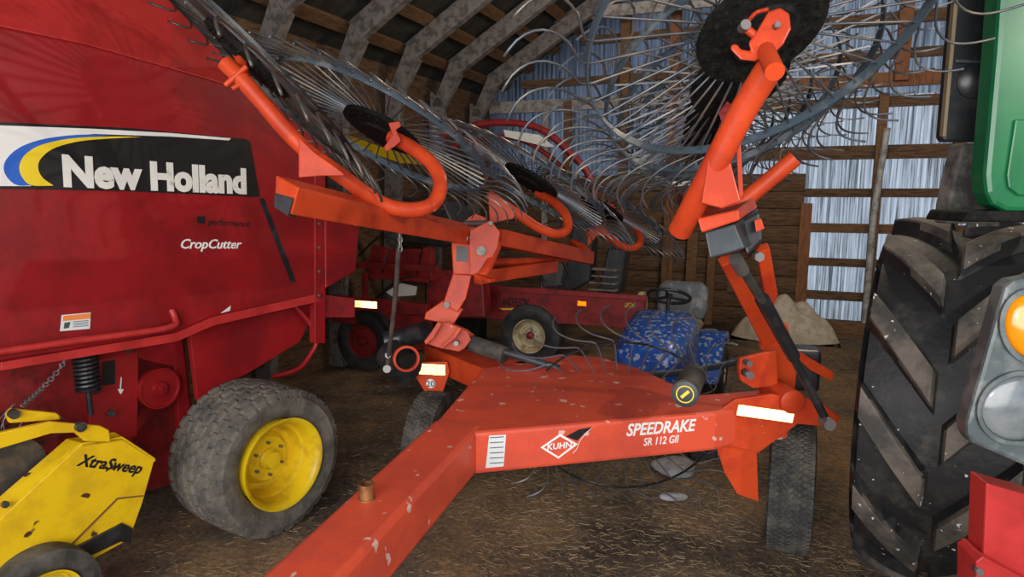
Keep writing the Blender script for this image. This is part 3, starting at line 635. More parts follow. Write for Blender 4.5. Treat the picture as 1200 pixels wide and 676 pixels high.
bm = nb(); lathe(bm, D(476, 420, 4.2), V((.3, -1, .1)), [(-.02, .085), (.02, .085), (.02, .07), (-.02, .07), (-.02, .085)], 28); obj('pivot_ring', bm, M['orange'], rake)
# knuckle
bm = nb(); hexa(bm, [D(u, v, 4.25) for u, v in ((519, 352), (543, 362), (531, 381), (497, 374), (499, 366))], [D(u, v, 4.5) for u, v in ((519, 352), (543, 362), (531, 381), (497, 374), (499, 366))]); obj('knuckle', bm, M['orange'], rake, .006)
for z_, pts in ((4.15, [(498, 402), (508, 388), (513, 377), (526, 378), (548, 388), (552, 398), (545, 408), (538, 412), (516, 408)]), (4.38, [(530, 378), (548, 386), (556, 392), (556, 400), (550, 404), (540, 392)])):
    bm = nb(); hexa(bm, [D(u, v, z_) for u, v in pts], [D(u, v, z_+.03) for u, v in pts]); obj('knuckle_lug', bm, M['orange'], rake, .004)
bm = nb(); disc(bm, D(535, 402, 4.1), CF, .017, .06, 6); obj('bolt', bm, M['steel'], rake); bm = nb(); disc(bm, D(524, 357, 4.2), CF, .02, .05, 12); obj('bolt', bm, M['dsteel'], rake)
tubep('gas_ram', [(500, 388, 4.4), (475, 395, 4.5), (452, 400, 4.5)], .07, M['blackpl'], rake, seg=18)
tubep('gas_ram', [(552, 402, 4.3), (576, 410, 4.25), (592, 416, 4.2)], .055, M['rubber'], rake, seg=18)
tubep('gas_ram_rod', [(590, 412, 4.2), (620, 421, 4.15), (655, 432, 4.1)], .025, M['greypl'], rake)
for z_, pts in ((4.12, [(513, 377), (518, 379), (508, 396), (499, 404), (497, 400), (506, 388)]), (4.1, [(537, 383), (541, 385), (534, 396), (518, 409), (515, 407), (529, 395)])):
    bm = nb(); hexa(bm, [D(u, v, z_-.05) for u, v in pts], [D(u, v, z_+.04) for u, v in pts]); obj('knuckle_flange', bm, M['orange'], rake, .003)
# upright
bm = nb(); hexa(bm, [D(u, v, 4.2) for u, v in ((531, 320), (553, 322), (546, 350), (536, 366), (519, 356))], [D(u, v, 4.32) for u, v in ((531, 320), (553, 322), (546, 350), (536, 366), (519, 356))]); obj('upright', bm, M['orange'], rake, .006)
bm = nb(); pts = ((529, 284), (551, 286), (552, 322), (531, 321)); hexa(bm, [D(u, v, 4.15) for u, v in pts], [D(u, v, 4.35) for u, v in pts]); pb_ = obj('pivot_box', bm, M['orange'], rake, .006)
bm = nb(); pts = ((535, 288), (548, 289), (548, 307), (535, 306)); hexa(bm, [D(u, v, 4.142) for u, v in pts], [D(u, v, 4.15) for u, v in pts]); obj('opening', bm, M['black'], pb_)
for z_, pts in ((4.1, [(551, 270), (575, 258), (586, 272), (583, 290), (566, 322), (551, 322), (550, 286)]), (4.35, [(534, 267), (556, 250), (572, 256), (560, 270), (545, 270)])):
    bm = nb(); hexa(bm, [D(u, v, z_) for u, v in pts], [D(u, v, z_+.03) for u, v in pts]); pp = obj('pivot_plate', bm, M['orange'], rake, .003)
bm = nb(); disc(bm, D(564, 294, 4.09), CF, .03, .03, 24); obj('pivot_bolt', bm, M['dsteel'], rake)
bm = nb(); disc(bm, D(546, 280, 4.09), CF, .018, .05, 6); obj('bolt', bm, M['dsteel'], rake); bm = nb(); disc(bm, D(575, 262, 4.08), CF, .015, .04, 6); obj('bolt', bm, M['dsteel'], rake)
tubep('pin', [(545, 262, 4.3), (572, 262, 4.2)], .02, M['steel'], rake)
tubep('lift_arm', [(583, 285, 4.2), (572, 312, 4.1), (560, 330, 4.05)], .032, M['orange'], rake)
barp('latch_arm', (558, 322, 4.05), (577, 329, 3.95), .05, .02, M['orange'], rake)
# left wing beam, towards the camera
bm = nb()
hexa(bm, [D(u, v, 2.3) for u, v in ((320, 207), (345, 225), (340, 252), (316, 234))] if False else [D(323, 205, 2.35), D(350, 219, 2.25), D(341, 252, 2.25), D(322, 232, 2.35)], [D(548, 262, 4.3), D(552, 271, 4.15), D(552, 288, 4.15), D(548, 280, 4.3)])
obj('wing_beam', bm, M['orange'], rake, .006)
bm = nb(); hexa(bm, [D(322, 226, 2.34), D(343, 232, 2.24), D(337, 253, 2.24), D(321, 243, 2.34)], [D(332, 226, 2.42), D(352, 233, 2.33), D(347, 256, 2.33), D(331, 246, 2.42)]); obj('end_cap', bm, M['greypl'], rake, .003)
# outer continuation of left wing to the rear
barp('wing_beam', (582, 278, 4.3), (690, 302, 5.6), .10, .11, M['orange'], rake)
barp('wing_beam', (690, 302, 5.6), (672, 286, 5.9), .09, .09, M['orange'], rake)
tubep('brace', [(566, 308, 4.4), (690, 302, 5.7)], .026, M['orange'], rake)
barp('brace', (560, 325, 4.3), (650, 312, 5.1), .06, .09, M['orange'], rake)
# hanging rod
tubep('transport_rod', [(467, 292, 3.25), (463, 350, 3.4), (454, 430, 3.6)], .013, M['dsteel'], rake)
bm = nb()
for k in range(4):
    c_ = D(469, 276+k*5, 3.22); tube(bm, [c_+V((math.cos(q*PI/5)*.008*(1 if k % 2 else .4), math.cos(q*PI/5)*.006, 0))+UP*math.sin(q*PI/5)*.018 for q in range(11)], .0035, 5, False)
disc(bm, D(454, 432, 3.58), CF, .022, .03, 12); disc(bm, D(455, 416, 3.57), CF, .017, .03, 6); obj('rod_end', bm, M['steel'], rake)
# J tubes of left wing
tubep('spindle_arm', [(264, 74, 2.75), (290, 100, 2.75), (350, 168, 2.8), (400, 206, 2.85), (446, 238, 2.95), (482, 246, 3.0), (508, 238, 3.05), (516, 214, 3.1), (506, 192, 3.15), (484, 174, 3.2), (458, 160, 3.25)], .036, M['orange'], rake, 6, 20)
bm = nb(); pts = ((350, 160), (368, 178), (402, 202), (404, 206), (378, 206), (350, 208)); hexa(bm, [D(u, v, 2.74) for u, v in pts], [D(u, v, 2.84) for u, v in pts]); obj('gusset', bm, M['orange'], rake, .004)
bm = nb()
tube(bm, [D(264, 100, 2.72), D(289, 78, 2.72)], .012, 10); tube(bm, [D(272, 104, 2.72), D(290, 94, 2.74)], .010, 10); tube(bm, [D(287, 92, 2.8), D(283, 70, 2.85), D(276, 58, 2.9)], .025, 10); obj('hub_bracket', bm, M['orange'], rake)
bm = nb(); pts = ((455, 144), (468, 142), (470, 148), (464, 152), (470, 165), (462, 172), (452, 178), (450, 172), (460, 158)); hexa(bm, [D(u, v, 3.15) for u, v in pts], [D(u, v, 3.22) for u, v in pts]); obj('hub_bracket', bm, M['orange'], rake, .003)
tubep('spindle_arm', [(572, 228, 4.5), (600, 246, 4.5), (630, 266, 4.55), (652, 274, 4.6), (665, 268, 4.65), (663, 252, 4.7), (648, 236, 4.8), (630, 226, 4.9)], .034, M['orange'], rake, 6, 18)
bm = nb(); pts = ((572, 226), (584, 228), (604, 250), (602, 256), (574, 262)); hexa(bm, [D(u, v, 4.42) for u, v in pts], [D(u, v, 4.5) for u, v in pts]); obj('gusset', bm, M['orange'], rake, .004)
tubep('spindle_arm', [(686, 274, 5.9), (705, 272, 5.9), (728, 288, 6.0), (744, 290, 6.05), (751, 280, 6.1), (744, 266, 6.2), (728, 254, 6.3), (712, 240, 6.4)], .034, M['orange'], rake, 6, 16)
bm = nb(); pts = ((690, 262), (702, 260), (718, 276), (700, 276), (688, 290)); hexa(bm, [D(u, v, 5.8) for u, v in pts], [D(u, v, 5.88) for u, v in pts]); obj('gusset', bm, M['orange'], rake, .004)
# tyres of the rake
def grid_tread(th, x, a_):
    q_ = (x+1)*3.5+.18*math.sin(th*70); r_ = int(q_); ph = (th*70/(2*PI)+.5*(r_ % 2)+.15*math.sin(x*17)) % 1
    return -.007 if (ph < .2 or abs(q_ % 1-.5) > .40) else 0
tc_ = D(925, 578, 3.85); tc_.z = .40; tdir = V((math.cos(math.radians(23)), -math.sin(math.radians(23)), 0))
tyre(tc_, tdir, .40, .245, .23, M['rubber'], rake, grid_tread, 420, na=43, name='tire')
rim(tc_-tdir*.08, -tdir, .22, rake, M['white'], .05, name='rim', lug=5)
lc = D(508, 495, 4.4); lc.z = .38
tyre(lc, Hr, .38, .2, .22, M['rubber'], rake, grid_tread, 300, na=35, name='tire')
rim(lc-Hr*.08, -Hr, .21, rake, M['white'], .05, name='rim', lug=5)
# foam rollers with round badge
tubep('hydraulic_cylinder', [(803, 461, 2.95), (807, 452, 3.1), (813, 440, 3.35)], .062, M['rubber'], rake, seg=28)
ec = D(803, 461.5, 2.935); en = (D(803, 461, 2.95)-D(813, 440, 3.35)).normalized()
bm = nb(); lathe(bm, ec, en, [(-.01, .058), (.006, .058), (.008, .05), (.008, 0)], 28); cpx = obj('end_cap', bm, M['greypl'], rake)
bm = nb(); lathe(bm, ec+en*.009, en, [(0, .040), (.002, .040), (.002, .035), (0, .035), (0, .040)], 28); obj('badge_ring', bm, M['dyel'], cpx)
bm = nb(); _, e1, e2 = frame_of(en); box(bm, ec+en*.010, (e1+e2)*.005, (e1-e2)*.016, en*.001); obj('badge_mark', bm, M['dyel'], cpx)
tubep('hydraulic_rod', [(735, 440, 4.2), (800, 436, 4.3), (860, 425, 4.4)], .022, M['greypl'], rake)
# ---- rake wheels
def wheel_geom(c, n, e, R=.62, nt=40, spin=0, side=1, k0=0, curl=1.0, ext=1.0):
    n, e, g = frame_of(n, e); out = []
    for k in range(nt):
        th = 2*PI*(k+k0)/nt+spin
        pts = []
        for r, dth, ax in ((.17, 0, .015), (.35, 0, .01), (R-.02, 0, 0), (R+.02, side*.02, 0), (R+.045, side*.09, -.004), (R+.085*ext, side*.18, -.01), (R+.15*ext, side*.245, -.02), (R+.215*ext, side*.26, -.035), (R+.27*ext, side*.235, -.055), (R+.31*ext, side*.19, -.08)):
            t = th+dth; pts.append(c+(e*math.cos(t)+g*math.sin(t))*r+n*ax)
        out.append(pts[:2]+cat(pts[2:], 2))
    return out
rest = nb()
def rake_wheel(c, n, e, side=1, single=False, R=.62, spin=0, mt='tine', tr=.0048, hub=.2, nt=40, label=None, bandmt='band', ext=1.0, bw=.019):
    n, e, g = frame_of(n, e)
    bm = nb(); lathe(bm, c, n, [(-.035, 0), (-.035, hub*.5), (-.02, hub*.55), (-.012, hub), (.012, hub), (.02, hub*.55), (.035, hub*.5), (.045, hub*.3), (.045, 0)], 44, e)
    for k in range(24):
        th = 2*PI*k/24
        for q, rr in ((0, .86), (.5, .66)):
            t = th+q*2*PI/24; disc(bm, c+(e*math.cos(t)+g*math.sin(t))*hub*rr, n, .009, .045, 6)
    h = obj('rake_wheel', bm, M['hub'], rake)
    bm = nb(); lathe(bm, c, n, [(-bw, R-.003), (-bw, R+.004), (bw, R+.004), (bw, R-.003), (-bw, R-.003)], 96, e)
    obj('rim_band', bm, M[bandmt], h)
    G = wheel_geom(c, n, e, R, nt, spin, side, ext=ext)
    if single:
        for p in G: bm = nb(); tube(bm, p, tr, 5); obj('tine', bm, M[mt], h, sharp=False)
    else:
        for p in G: tube(rest, p, max(tr, .0052), 4)
        
    return h
nR = camvec(-.189, .869, .457); eR = camvec(.888, .46, 0)
vpu = lambda z, a0=892, b0=36, z0=2.25: (784+(a0-784)*z0/z, 225-(225-b0)*z0/z)
for i, z_ in enumerate((2.25, 2.95, 3.65, 4.35, 5.1, 5.9)):
    u, v = vpu(z_)
    if i: v += 14
    rake_wheel(D(u, v, z_), nR, eR, side=1, single=(i < 1), spin=.05*i, hub=.225)
nL = camvec(.62, .72, .22); eL = camvec(.76, -.65, 0)
for i, (u, v, z_) in enumerate(((290, 70, 2.95), (448, 153, 3.52), (622, 212, 4.83), (705, 245, 6.1))):
    nn_ = (camvec(.66, .744, .10), camvec(.41, .90, .152), camvec(.5, .85, .07), camvec(.5, .85, .07))[i]
    rake_wheel(D(u, v, z_), nn_, eL, side=-1, spin=.03*i, ext=.9, bandmt='band' if i else 'blackpl', nt=44, hub=.225, single=(i == 0), tr=.0065 if i == 0 else .0042, mt='dsteel')
# centre kicker wheel under the frame
rake_wheel(D(728, 492, 4.15), camvec(.12, .50, .86), camvec(1, 0, -.3), side=-1, nt=36, R=.60, bandmt='blackpl', bw=.007)
rt = obj('tines', rest, M['tine'], rake); rt['kind'] = 'stuff'
# ================================================================ OLD TRAILER IMPLEMENT behind
BLn = -BD
bc = D(660, 352, 7.6); TPp = (V((bc.x, bc.y, 0)), BLn)
tr = thing('bale_wrapper', 'old dull red implement with long lettered side beam and curved hoop, far back', 'farm implement', On(620, 425, TPp)*1)
tr.location.z = 0
def tpp(o): return (TPp[0]+BLn*o, BLn)
bmn = plate('side_beam', [(505, 334), (568, 336), (756, 349), (752, 386), (570, 373), (505, 372)], TPp, .12, M['ared'], tr, .006)
plate('beam_lip', [(568, 334), (757, 347), (757, 352), (568, 340)], tpp(.04), .05, M['ared'], tr, .003)
txt_px('lettering', 'ANDERSON', (588, 358), (620, 359.5), 10, TPp, M['black'], bmn, shear=.3, off=.006, bold=.02)
plate('lettering_underline', [(584, 361), (622, 361), (619, 363), (590, 363)], TPp, .003, M['dyel'], bmn, out=.006)
txt_px('lettering', 'IFX', (732, 360), (745, 361), 6, TPp, M['dyel'], bmn, shear=.3, off=.006)
retro('side_reflector', On(677, 358, tpp(.02)), BL, UP, .10, .055, tr, M['tape_o'], .006, 'orange reflector')
bm = nb(); lathe(bm, On(752, 362, tpp(-.2)), BL, [(-.03, .0), (-.03, .2), (.03, .2), (.03, 0)], 32); obj('end_disc', bm, M['cream'], tr)
wc = On(620, 401, tpp(.05)); wc.z = .385
tyre(wc-BLn*.11, BLn, .385, .24, .2, M['rubber_clean'], tr, None, 80, na=9)
rim(wc, BLn, .2, tr, M['cream'], .07, hubmt=M['bred'], lug=8)
# frames and panels between baler and beam
plate('deck_panel', [(455, 292), (492, 292), (487, 326), (448, 324)], tpp(.5), .05, M['ared'], tr, .004)
plate('deck_panel', [(496, 290), (505, 292), (505, 332), (488, 331)], tpp(.55), .1, M['ared'], tr, .004)
plate('deck_panel', [(436, 288), (452, 290), (442, 322), (428, 320)], tpp(.6), .05, M['ared'], tr, .004)
plate('deck_ledge', [(430, 322), (500, 327), (500, 331), (430, 326)], tpp(.7), .25, M['ared'], tr, .004)
plate('chassis_beam', [(380, 346), (500, 357), (500, 370), (380, 360)], tpp(1.0), .1, M['ared'], tr, .006)
plate('chassis_plate', [(388, 362), (416, 365), (416, 380), (388, 377)], tpp(1.0), .05, M['ared'], tr, .004)
lighter_tape('rear_reflector', 416, 359.5, 442, 361.5, 8, tpp(1.0), tr, cell=.006)
plate('gearbox_cover', [(500, 338), (520, 322), (566, 330), (568, 372), (520, 372), (500, 362)], tpp(.6), .2, M['ared'], tr, .02)
plate('warning_plate', [(452, 342), (470, 332), (488, 336), (486, 346), (460, 348)], tpp(.9), .03, M['grime_white'], tr, .003)
plate('frame_post', [(424, 320), (428, 320), (428, 350), (424, 350)], tpp(.8), .06, M['ared'], tr)
for (u0, v0, u1, v1, w_) in ((532, 304, 650, 306, .05), (430, 262, 545, 272, .08), (400, 246, 430, 262, .06)):
    bm = nb(); tube(bm, [On(u0, v0, tpp(.3)), On(u1, v1, tpp(.1))], w_*.6, 10); obj('cross_tube', bm, M['ared'], tr)
plate('machinery_block', [(440, 230), (520, 236), (540, 280), (520, 290), (440, 280)], tpp(-.4), .6, M['dsteel'], tr, .03)
plate('black_mudguard', [(672, 262), (696, 258), (690, 330), (664, 345), (655, 330)], tpp(-.1), .3, M['blackpl'], tr, .02)
plate('black_mudguard', [(712, 290), (734, 292), (726, 346), (700, 344)], tpp(-.3), .3, M['blackpl'], tr, .02)
plate('engine_block', [(632, 300), (668, 298), (672, 336), (634, 338)], tpp(-.1), .4, M['dsteel'], tr, .03)
for q in range(4): plate('step_slat', [(690, 314+q*8), (722, 316+q*8), (722, 318+q*8), (690, 316+q*8)], tpp(-.2), .1, M['wood_g'], tr)
wk = On(430, 398, tpp(.85)); wk.z = .36
tyre(wk, BLn, .36, .22, .2, M['rubber_clean'], tr, None, 60, na=9); rim(wk+BLn*.07, BLn, .19, tr, M['ared'], .05, lug=5)
plate('support_plate', [(444, 366), (505, 372), (500, 410), (452, 412)], tpp(.75), .08, M['ared'], tr, .006)
plate('dark_backing', [(380, 372), (500, 378), (560, 376), (560, 420), (470, 424), (380, 416)], tpp(-.5), .3, M['hub'], tr, .02)  # near-black sheet added to give the darkness behind the red frame
plate('deck_beam', [(384, 306), (512, 312), (512, 318), (384, 313)], tpp(.9), .06, M['ared'], tr, .003)
plate('deck_beam', [(500, 316), (530, 318), (556, 302), (560, 330), (500, 334)], tpp(.5), .06, M['ared'], tr, .01)
for q_, (a_, b_, c_, d_) in enumerate(((420, 300, 470, 284), (440, 350, 505, 330), (600, 318, 640, 330), (640, 300, 668, 326))):
    bm = nb(); tube(bm, cat([On(a_, b_, tpp(.62)), On((a_+c_)/2, (b_+d_)/2-14, tpp(.7)), On(c_, d_, tpp(.62))], 6), .012, 8); obj('hydraulic_hose', bm, M['blackpl'], tr)
# hoop above
bm = nb(); tube(bm, cat([On(u, v, tpp(-.6)) for u, v in ((520, 160), (560, 146), (600, 144), (635, 152), (665, 176), (690, 205), (700, 240))], 6), .045, 12); obj('hoop', bm, M['ared'], tr)
plate('hoop_panel', [(590, 152), (632, 158), (650, 172), (640, 172), (592, 160)], tpp(-.55), .02, M['grime_white'], tr)
bm = nb(); tube(bm, cat([On(u, v, tpp(-.7)) for u, v in ((530, 172), (590, 160), (640, 180), (690, 230))], 6), .03, 10); obj('hoop', bm, M['ared'], tr)
plate('yellow_guard', [(405, 158), (440, 170), (480, 182), (500, 193), (470, 191), (430, 178), (405, 166)], tpp(.3), .04, M['yellow'], tr)
# lumber on floor between
for k, (u0, v0, u1, v1) in enumerate(((398, 392, 424, 387),)):
    p0, p1 = Zp(u0, v0+6, .06+.0*k), Zp(u1, v1+6, .06)
    bm = nb(); bar(bm, p0, p1, .16, .05); o = obj('lumber', bm, M['wood'], bevel=.004)
    tag(o, 'brown plank lying on the dirt floor behind the big red baler', 'plank')
# ================================================================ LAWN TRACTOR
mo = Zp(790, 452, 0); lw = thing('lawn_mower', 'old blue ride-on mower with bird spots and torn grey seat', 'lawn mower', (mo.x, mo.y, 0))
ma = math.radians(-28)                                          # travel direction, nose to the left and near
mf = V((-math.sin(math.radians(24)), -math.cos(math.radians(24)), 0)); mr = V((-mf.y, mf.x, 0)); mr = V((math.cos(math.radians(24)), -math.sin(math.radians(24)), 0))
hb = D(772, 392, 5.9); hb.z = 0
def mp_(f, r, z): return hb + mf*f + mr*r + UP*z
# hood: lofted rounded sections
bm = nb(); secs = []
for f, wd, zt_, zb_ in ((.62, .20, .72, .36), (.58, .26, .80, .34), (.40, .30, .88, .34), (.1, .32, .95, .36), (-.22, .33, 1.0, .40), (-.30, .30, .98, .42)):
    ring = []
    for k in range(17):
        t = k/16; ang = PI*t; x = -math.cos(ang); s_ = math.sin(ang)
        px_ = wd*(abs(x)**.38)*(1 if x > 0 else -1); pz_ = zb_+(zt_-zb_)*(s_**.28)
        ring.append(bm.verts.new(mp_(f, px_, pz_)))
    secs.append(ring)
for i in range(len(secs)-1):
    for k in range(16): bm.faces.new((secs[i][k], secs[i][k+1], secs[i+1][k+1], secs[i+1][k])).smooth = True
bm.faces.new(secs[0]); bm.faces.new(secs[-1][::-1])
obj('hood', bm, M['mblue'], lw)
bm = nb(); box(bm, mp_(.635, 0, .50), mr*.19, mf*.02, UP*.10); obj('front_grille', bm, M['foam'], lw, .01)
for s_ in (-1, 1):
    bm = nb(); disc(bm, mp_(.655, s_*.11, .52), mf, .055, .02, 24); obj('headlight', bm, M['cream'], lw)
bm = nb(); box(bm, mp_(.15, 0, .32), mr*.24, mf*.45, UP*.06); box(bm, mp_(-.6, 0, .30), mr*.2, mf*.45, UP*.05); obj('chassis', bm, M['dsteel'], lw, .02)
bm = nb(); box(bm, mp_(-.36, .0, .66), mr*.27, mf*.05, UP*.30); obj('dashboard', bm, M['foam'], lw, .03)
bm = nb(); sc_ = mp_(-.44, 0, 1.10); axn = (UP*.85-mf*.45).normalized(); tube(bm, [mp_(-.34, 0, .9), sc_], .02, 10); obj('steering_column', bm, M['blackpl'], lw)
bm = nb(); n_, e1, e2 = frame_of(axn); loop = [sc_+(e1*math.cos(2*PI*k/40)+e2*math.sin(2*PI*k/40))*.20 for k in range(41)]; tube(bm, loop, .017, 10, False)
for k in range(3): th = 2*PI*k/3; tube(bm, [sc_-axn*.01, sc_+(e1*math.cos(th)+e2*math.sin(th))*.20], .014, 8)
disc(bm, sc_, axn, .04, .04, 16); obj('steering_wheel', bm, M['blackpl'], lw)
# seat
ss = mp_(-.95, 0, .72)
bm = nb(); box(bm, ss, mr*.25, mf*.22, UP*.05); obj('seat', bm, M['foam'], lw, .05)
bk = []; bm = nb(); b0 = mp_(-1.16, 0, .74); bu = (UP-mf*.18).normalized()
pl_ = [(-.23, 0), (.23, 0), (.27, .12), (.26, .34), (.2, .41), (-.2, .41), (-.26, .34), (-.27, .12)]
prism(bm, [b0+mr*x+bu*z for x, z in pl_], -mf*.09); obj('backrest', bm, M['seat'], lw, .035)
bm = nb(); box(bm, mp_(-.95, 0, .58), mr*.30, mf*.30, UP*.03); obj('seat_base', bm, M['dsteel'], lw, .02)
for s_ in (-1, 1):
    bm = nb(); pts = [(-1.25, .50), (-1.15, .66), (-.85, .70), (-.62, .60), (-.5, .40), (-.40, .34), (-.40, .30), (-.56, .34), (-.7, .54), (-.9, .63), (-1.12, .6), (-1.2, .5)]
    prism(bm, [mp_(f, s_*.26, z) for f, z in pts], mr*s_*.24); obj('fender', bm, M['mblue'], lw, .01)
    tyre(mp_(-.95, s_*.40, .28), mr, .28, .22, .12, M['rubber_clean'], lw, None, 48, na=9, name='rear_tire'); rim(mp_(-.95, s_*.40+s_*.08, .28), mr*s_, .12, lw, M['cream'], .04, lug=4)
    tyre(mp_(.42, s_*.36, .2), mr, .2, .15, .09, M['rubber_clean'], lw, None, 40, na=9, name='front_tire'); rim(mp_(.42, s_*.36+s_*.055, .2), mr*s_, .09, lw, M['cream'], .03, lug=4)
bm = nb(); box(bm, mp_(-.48, .37, .34), mr*.13, mf*.2, UP*.02); obj('footrest', bm, M['mblue'], lw, .008); bm = nb(); box(bm, mp_(-.48, -.37, .34), mr*.13, mf*.2, UP*.02); obj('footrest', bm, M['mblue'], lw, .008)
# ================================================================ TRACTOR on the right
TA = math.radians(35); Td = V((math.sin(TA), math.cos(TA), 0)); Tn = V((math.cos(TA), -math.sin(TA), 0))
TC = V((2.34, 3.40, .985))
tt = thing('farm_tractor', 'green farm tractor with huge lugged black rear tire, right edge', 'tractor', (TC.x, TC.y, 0))
def sm(x, a_, b_): x = min(1, max(0, (x-a_)/(b_-a_))); return x*x*(3-2*x)
NL = 13
def lugs(th, x, a_):
    ax = abs(x); half = 0 if x > 0 else .5
    ph = (th*NL/(2*PI)+half+ax*.95) % 1
    wv = .36
    h = sm(ph, 0, .07)*(1-sm(ph, wv, wv+.07))
    if ax < .06 and False: h = 0
    h *= sm(ax, .05, .10); e_ = sm(ax, .93, 1.0)
    return -.082*(1-h)-.02*e_
tyre(TC, Tn, .985, .66, .54, M['lug'], tt, lugs, 624, na=60, tw=lambda x: -abs(x)*.95*2*PI/NL, name='rear_tire', mt2=M['lugtop'], pick=lambda c: math.hypot((c-TC).dot(Td), c.z-TC.z) > .955)
rim(TC-Tn*.2, -Tn, .54, tt, M['rimyel'], .1, lug=8)
rim(TC+Tn*.2, Tn, .54, tt, M['rimyel'], .1, lug=8)
# fender: green panel
gpl = (D(1180, 120, 2.55), V((-.12, -1, 0)).normalized())
gpx = [(1176, -60), (1240, -60), (1330, -40), (1330, 250), (1180, 248), (1164, 240), (1157, 226), (1155, 205), (1160, 150), (1168, 60)]
gf = plate('fender', gpx, gpl, .12, M['green'], tt, .02)
plate('fender_recess', [(1188, 140), (1330, 140), (1330, 232), (1192, 229), (1180, 220), (1178, 206)], gpl, .012, M['green'], gf, .006, out=.012)
# black box (tank) beside it
bpl = (D(1130, 80, 2.75), V((-.10, -1, .0)).normalized())
bx = plate('side_tank', [(1124, -70), (1186, -70), (1164, 166), (1107, 166), (1104, 160)], bpl, .06, M['blackpl'], tt, .012)
plate('tank_rib', [(1118, 70), (1170, 72), (1170, 76), (1118, 74)], bpl, .02, M['greypl'], bx, .004, out=.015)
plate('tank_seam', [(1104, 160), (1108, 160), (1128, -60), (1123, -60)], bpl, .03, mat('tan_edge', (.22, .17, .10), .6), bx, .002, out=.006)
bm = nb(); lathe(bm, On(1142, 95, bpl), bpl[1], [(-.02, .075), (.01, .075), (.03, .055), (.035, 0)], 32); obj('tank_cap', bm, M['blackpl'], bx)
bm = nb(); prism(bm, poly([(1128, 168), (1160, 168), (1170, 262), (1110, 262), (1112, 240)], (D(1130, 200, 2.95), bpl[1])), V((0, .1, 0))); obj('fender_liner', bm, mat('dusty_liner', (.2, .19, .17), .8, col2=(.05, .05, .05), scale=5), tt, .01)
bm = nb(); prism(bm, poly([(1135, 247), (1330, 247), (1330, 262), (1128, 260)], (D(1180, 250, 2.6), gpl[1])), V((0, .25, 0))); obj('fender_shade_strip', bm, M['hub'], tt, .01)  # black slab standing in for the dark void beneath the fender
# light cluster
lpl = (D(1170, 440, 2.0), V((-.25, -1, .06)).normalized())
bzp = [(1178, 336), (1188, 328), (1330, 300), (1330, 590), (1215, 552), (1140, 520), (1134, 510), (1133, 496)]
lc_ = plate('light_housing', bzp, lpl, .09, M['bezel'], tt, .012)
def oval(cu, cv, ru, rv, rot=0, n=32): 
    return [(cu+ru*math.cos(2*PI*k/n)*math.cos(rot)-rv*math.sin(2*PI*k/n)*math.sin(rot), cv+ru*math.cos(2*PI*k/n)*math.sin(rot)+rv*math.sin(2*PI*k/n)*math.cos(rot)) for k in range(n)]
def oval_lens(name, cu, cv, ru, rv, mt, bulge):
    n = lpl[1]; bm = nb(); rings = []
    for q in range(6):
        s_ = math.cos(q/5*PI/2*.98); h_ = math.sin(q/5*PI/2)*bulge+.006
        rings.append([bm.verts.new(On(u, v, lpl)+n*h_) for u, v in oval(cu, cv, ru*s_, rv*s_, -.25)])
    for q in range(5):
        for k in range(32): bm.faces.new((rings[q][k], rings[q][(k+1) % 32], rings[q+1][(k+1) % 32], rings[q+1][k])).smooth = True
    bm.faces.new(rings[-1]); return obj(name, bm, mt, lc_)
def oval_ring(name, cu, cv, ru, rv, wpx, mt):
    n = lpl[1]; bm = nb(); a_ = oval(cu, cv, ru+wpx, rv+wpx, -.25); b_ = oval(cu, cv, ru, rv, -.25)
    for k in range(32): 
        q = [On(*a_[k], lpl), On(*a_[(k+1) % 32], lpl), On(*b_[(k+1) % 32], lpl), On(*b_[k], lpl)]; prism(bm, [p-n*.0 for p in q], n*.016)
    return obj(name, bm, mt, lc_)
oval_lens('amber_lens', 1208, 382, 32, 38, M['amber'], .03); oval_ring('lens_ring', 1208, 382, 33, 39, 6, M['bezel'])
oval_lens('grey_lens', 1193, 477, 44, 36, M['lens'], .014); oval_ring('lens_ring', 1193, 477, 46, 38, 5, M['bezel'])
# unseen rest of the tractor body ties these together, to the right
bm = nb(); prism(bm, [TC+Tn*.45+Td*-.2+UP*-.3, TC+Tn*1.2+Td*-.2+UP*-.3, TC+Tn*1.2+Td*1.4+UP*-.3, TC+Tn*.45+Td*1.4+UP*-.3], UP*1.2); obj('rear_axle_body', bm, M['green'], tt, .03)
# red steel post at the lower right
rb = thing('hitch_frame', 'red painted steel box frame standing before the tractor tire, bottom right', 'steel frame', V((D(1185, 640, 2.1).x, D(1185, 640, 2.1).y, 0)))
rpl = (D(1175, 600, 2.1), V((-.15, -1, 0)).normalized())
plate('upright', [(1156, 566), (1240, 590), (1240, 760), (1148, 760), (1152, 660)], rpl, .10, M['bred_top'], rb, .006)
pv = [On(u, v, rpl) for u, v in ((1156, 566), (1240, 590))]; 
plate('foot_bracket', [(1144, 658), (1152, 652), (1240, 700), (1240, 1000), (1140, 1000)], (rpl[0]-rpl[1]*-.04, rpl[1]), .12, M['bred_top'], rb, .004)
bm = nb(); disc(bm, On(1146, 668, (rpl[0]+rpl[1]*.04, rpl[1])), rpl[1], .012, .03, 6); obj('bolt', bm, M['steel'], rb)
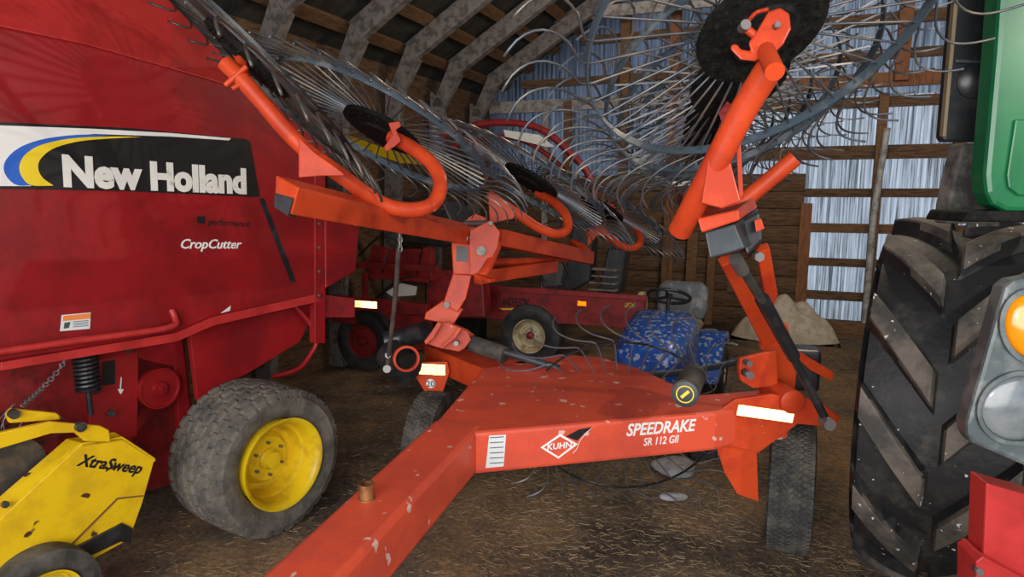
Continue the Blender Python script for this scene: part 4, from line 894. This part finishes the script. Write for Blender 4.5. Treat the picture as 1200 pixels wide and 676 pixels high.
# ================================================================ SMALL THINGS ON THE FLOOR
def rock(u, v, s, lab, mt='stone', sc=(1, .8, .35)):
    c_ = Zp(u, v, 0); bm = nb(); bmesh.ops.create_icosphere(bm, subdivisions=3, radius=s)
    for q in bm.verts:
        k = 1+.22*math.sin(q.co.x*21/s*.1+u)+.15*math.sin(q.co.y*33/s*.1+v)+random.uniform(-.04, .04)
        q.co = V((q.co.x*sc[0]*k, q.co.y*sc[1]*k, max(q.co.z, -s*.55)*sc[2]*k)) ; q.co += c_+UP*s*sc[2]*.5
    return tag(obj('stone', bm, M[mt]), lab, 'stone', 'stones under the rake')
rock(785, 552, .17, 'flat pale grey stone under the rake beam, largest and nearest the lettering'); rock(790, 585, .08, 'small rounded pale stone in front of the rake tines, nearest the camera'); rock(842, 533, .05, 'small light stone beside the dark block under the beam')
bm = nb(); c_ = Zp(822, 535, 0); box(bm, c_+UP*.07, V((.11, 0, 0)), V((0, .07, 0)), UP*.07); tag(obj('dark_block', bm, M['rubber_clean'], bevel=.02), 'dark rubber block on the floor below the end of the lettered beam', 'block')
# straw and chaff over the floor (nobody could count it)
bm = nb(); rs = random.Random(3)
for i in range(30000):
    y = rs.uniform(1.8, 9); x = rs.uniform(max(-.85*y, -2.2), .85*y)
    if rs.random() > (.25 if x < -.2 else .85): continue
    a_ = rs.uniform(0, PI); l_ = rs.uniform(.008, .035); wdt = rs.uniform(.0006, .0013); z_ = rs.uniform(.002, .012)
    d_ = V((math.cos(a_), math.sin(a_), 0))*l_; s_ = V((-math.sin(a_), math.cos(a_), 0))*wdt; c_ = V((x, y, z_))
    if (c_-LWP).dot(BL) < .15 or (c_-LWP).dot(BD) > -.4: continue
    tilt = UP*rs.uniform(-.004, .006)
    v_ = [bm.verts.new(c_-d_-s_), bm.verts.new(c_+d_-s_+tilt), bm.verts.new(c_+d_+s_+tilt), bm.verts.new(c_-d_+s_), bm.verts.new(c_-d_+UP*wdt*2), bm.verts.new(c_+d_+tilt+UP*wdt*2)]
    bm.faces.new((v_[0], v_[1], v_[5], v_[4])); bm.faces.new((v_[4], v_[5], v_[2], v_[3]))
tag(obj('straw', bm, M['straw']), 'short dry straw and chaff scattered over the dirt floor', 'straw', kind='stuff')
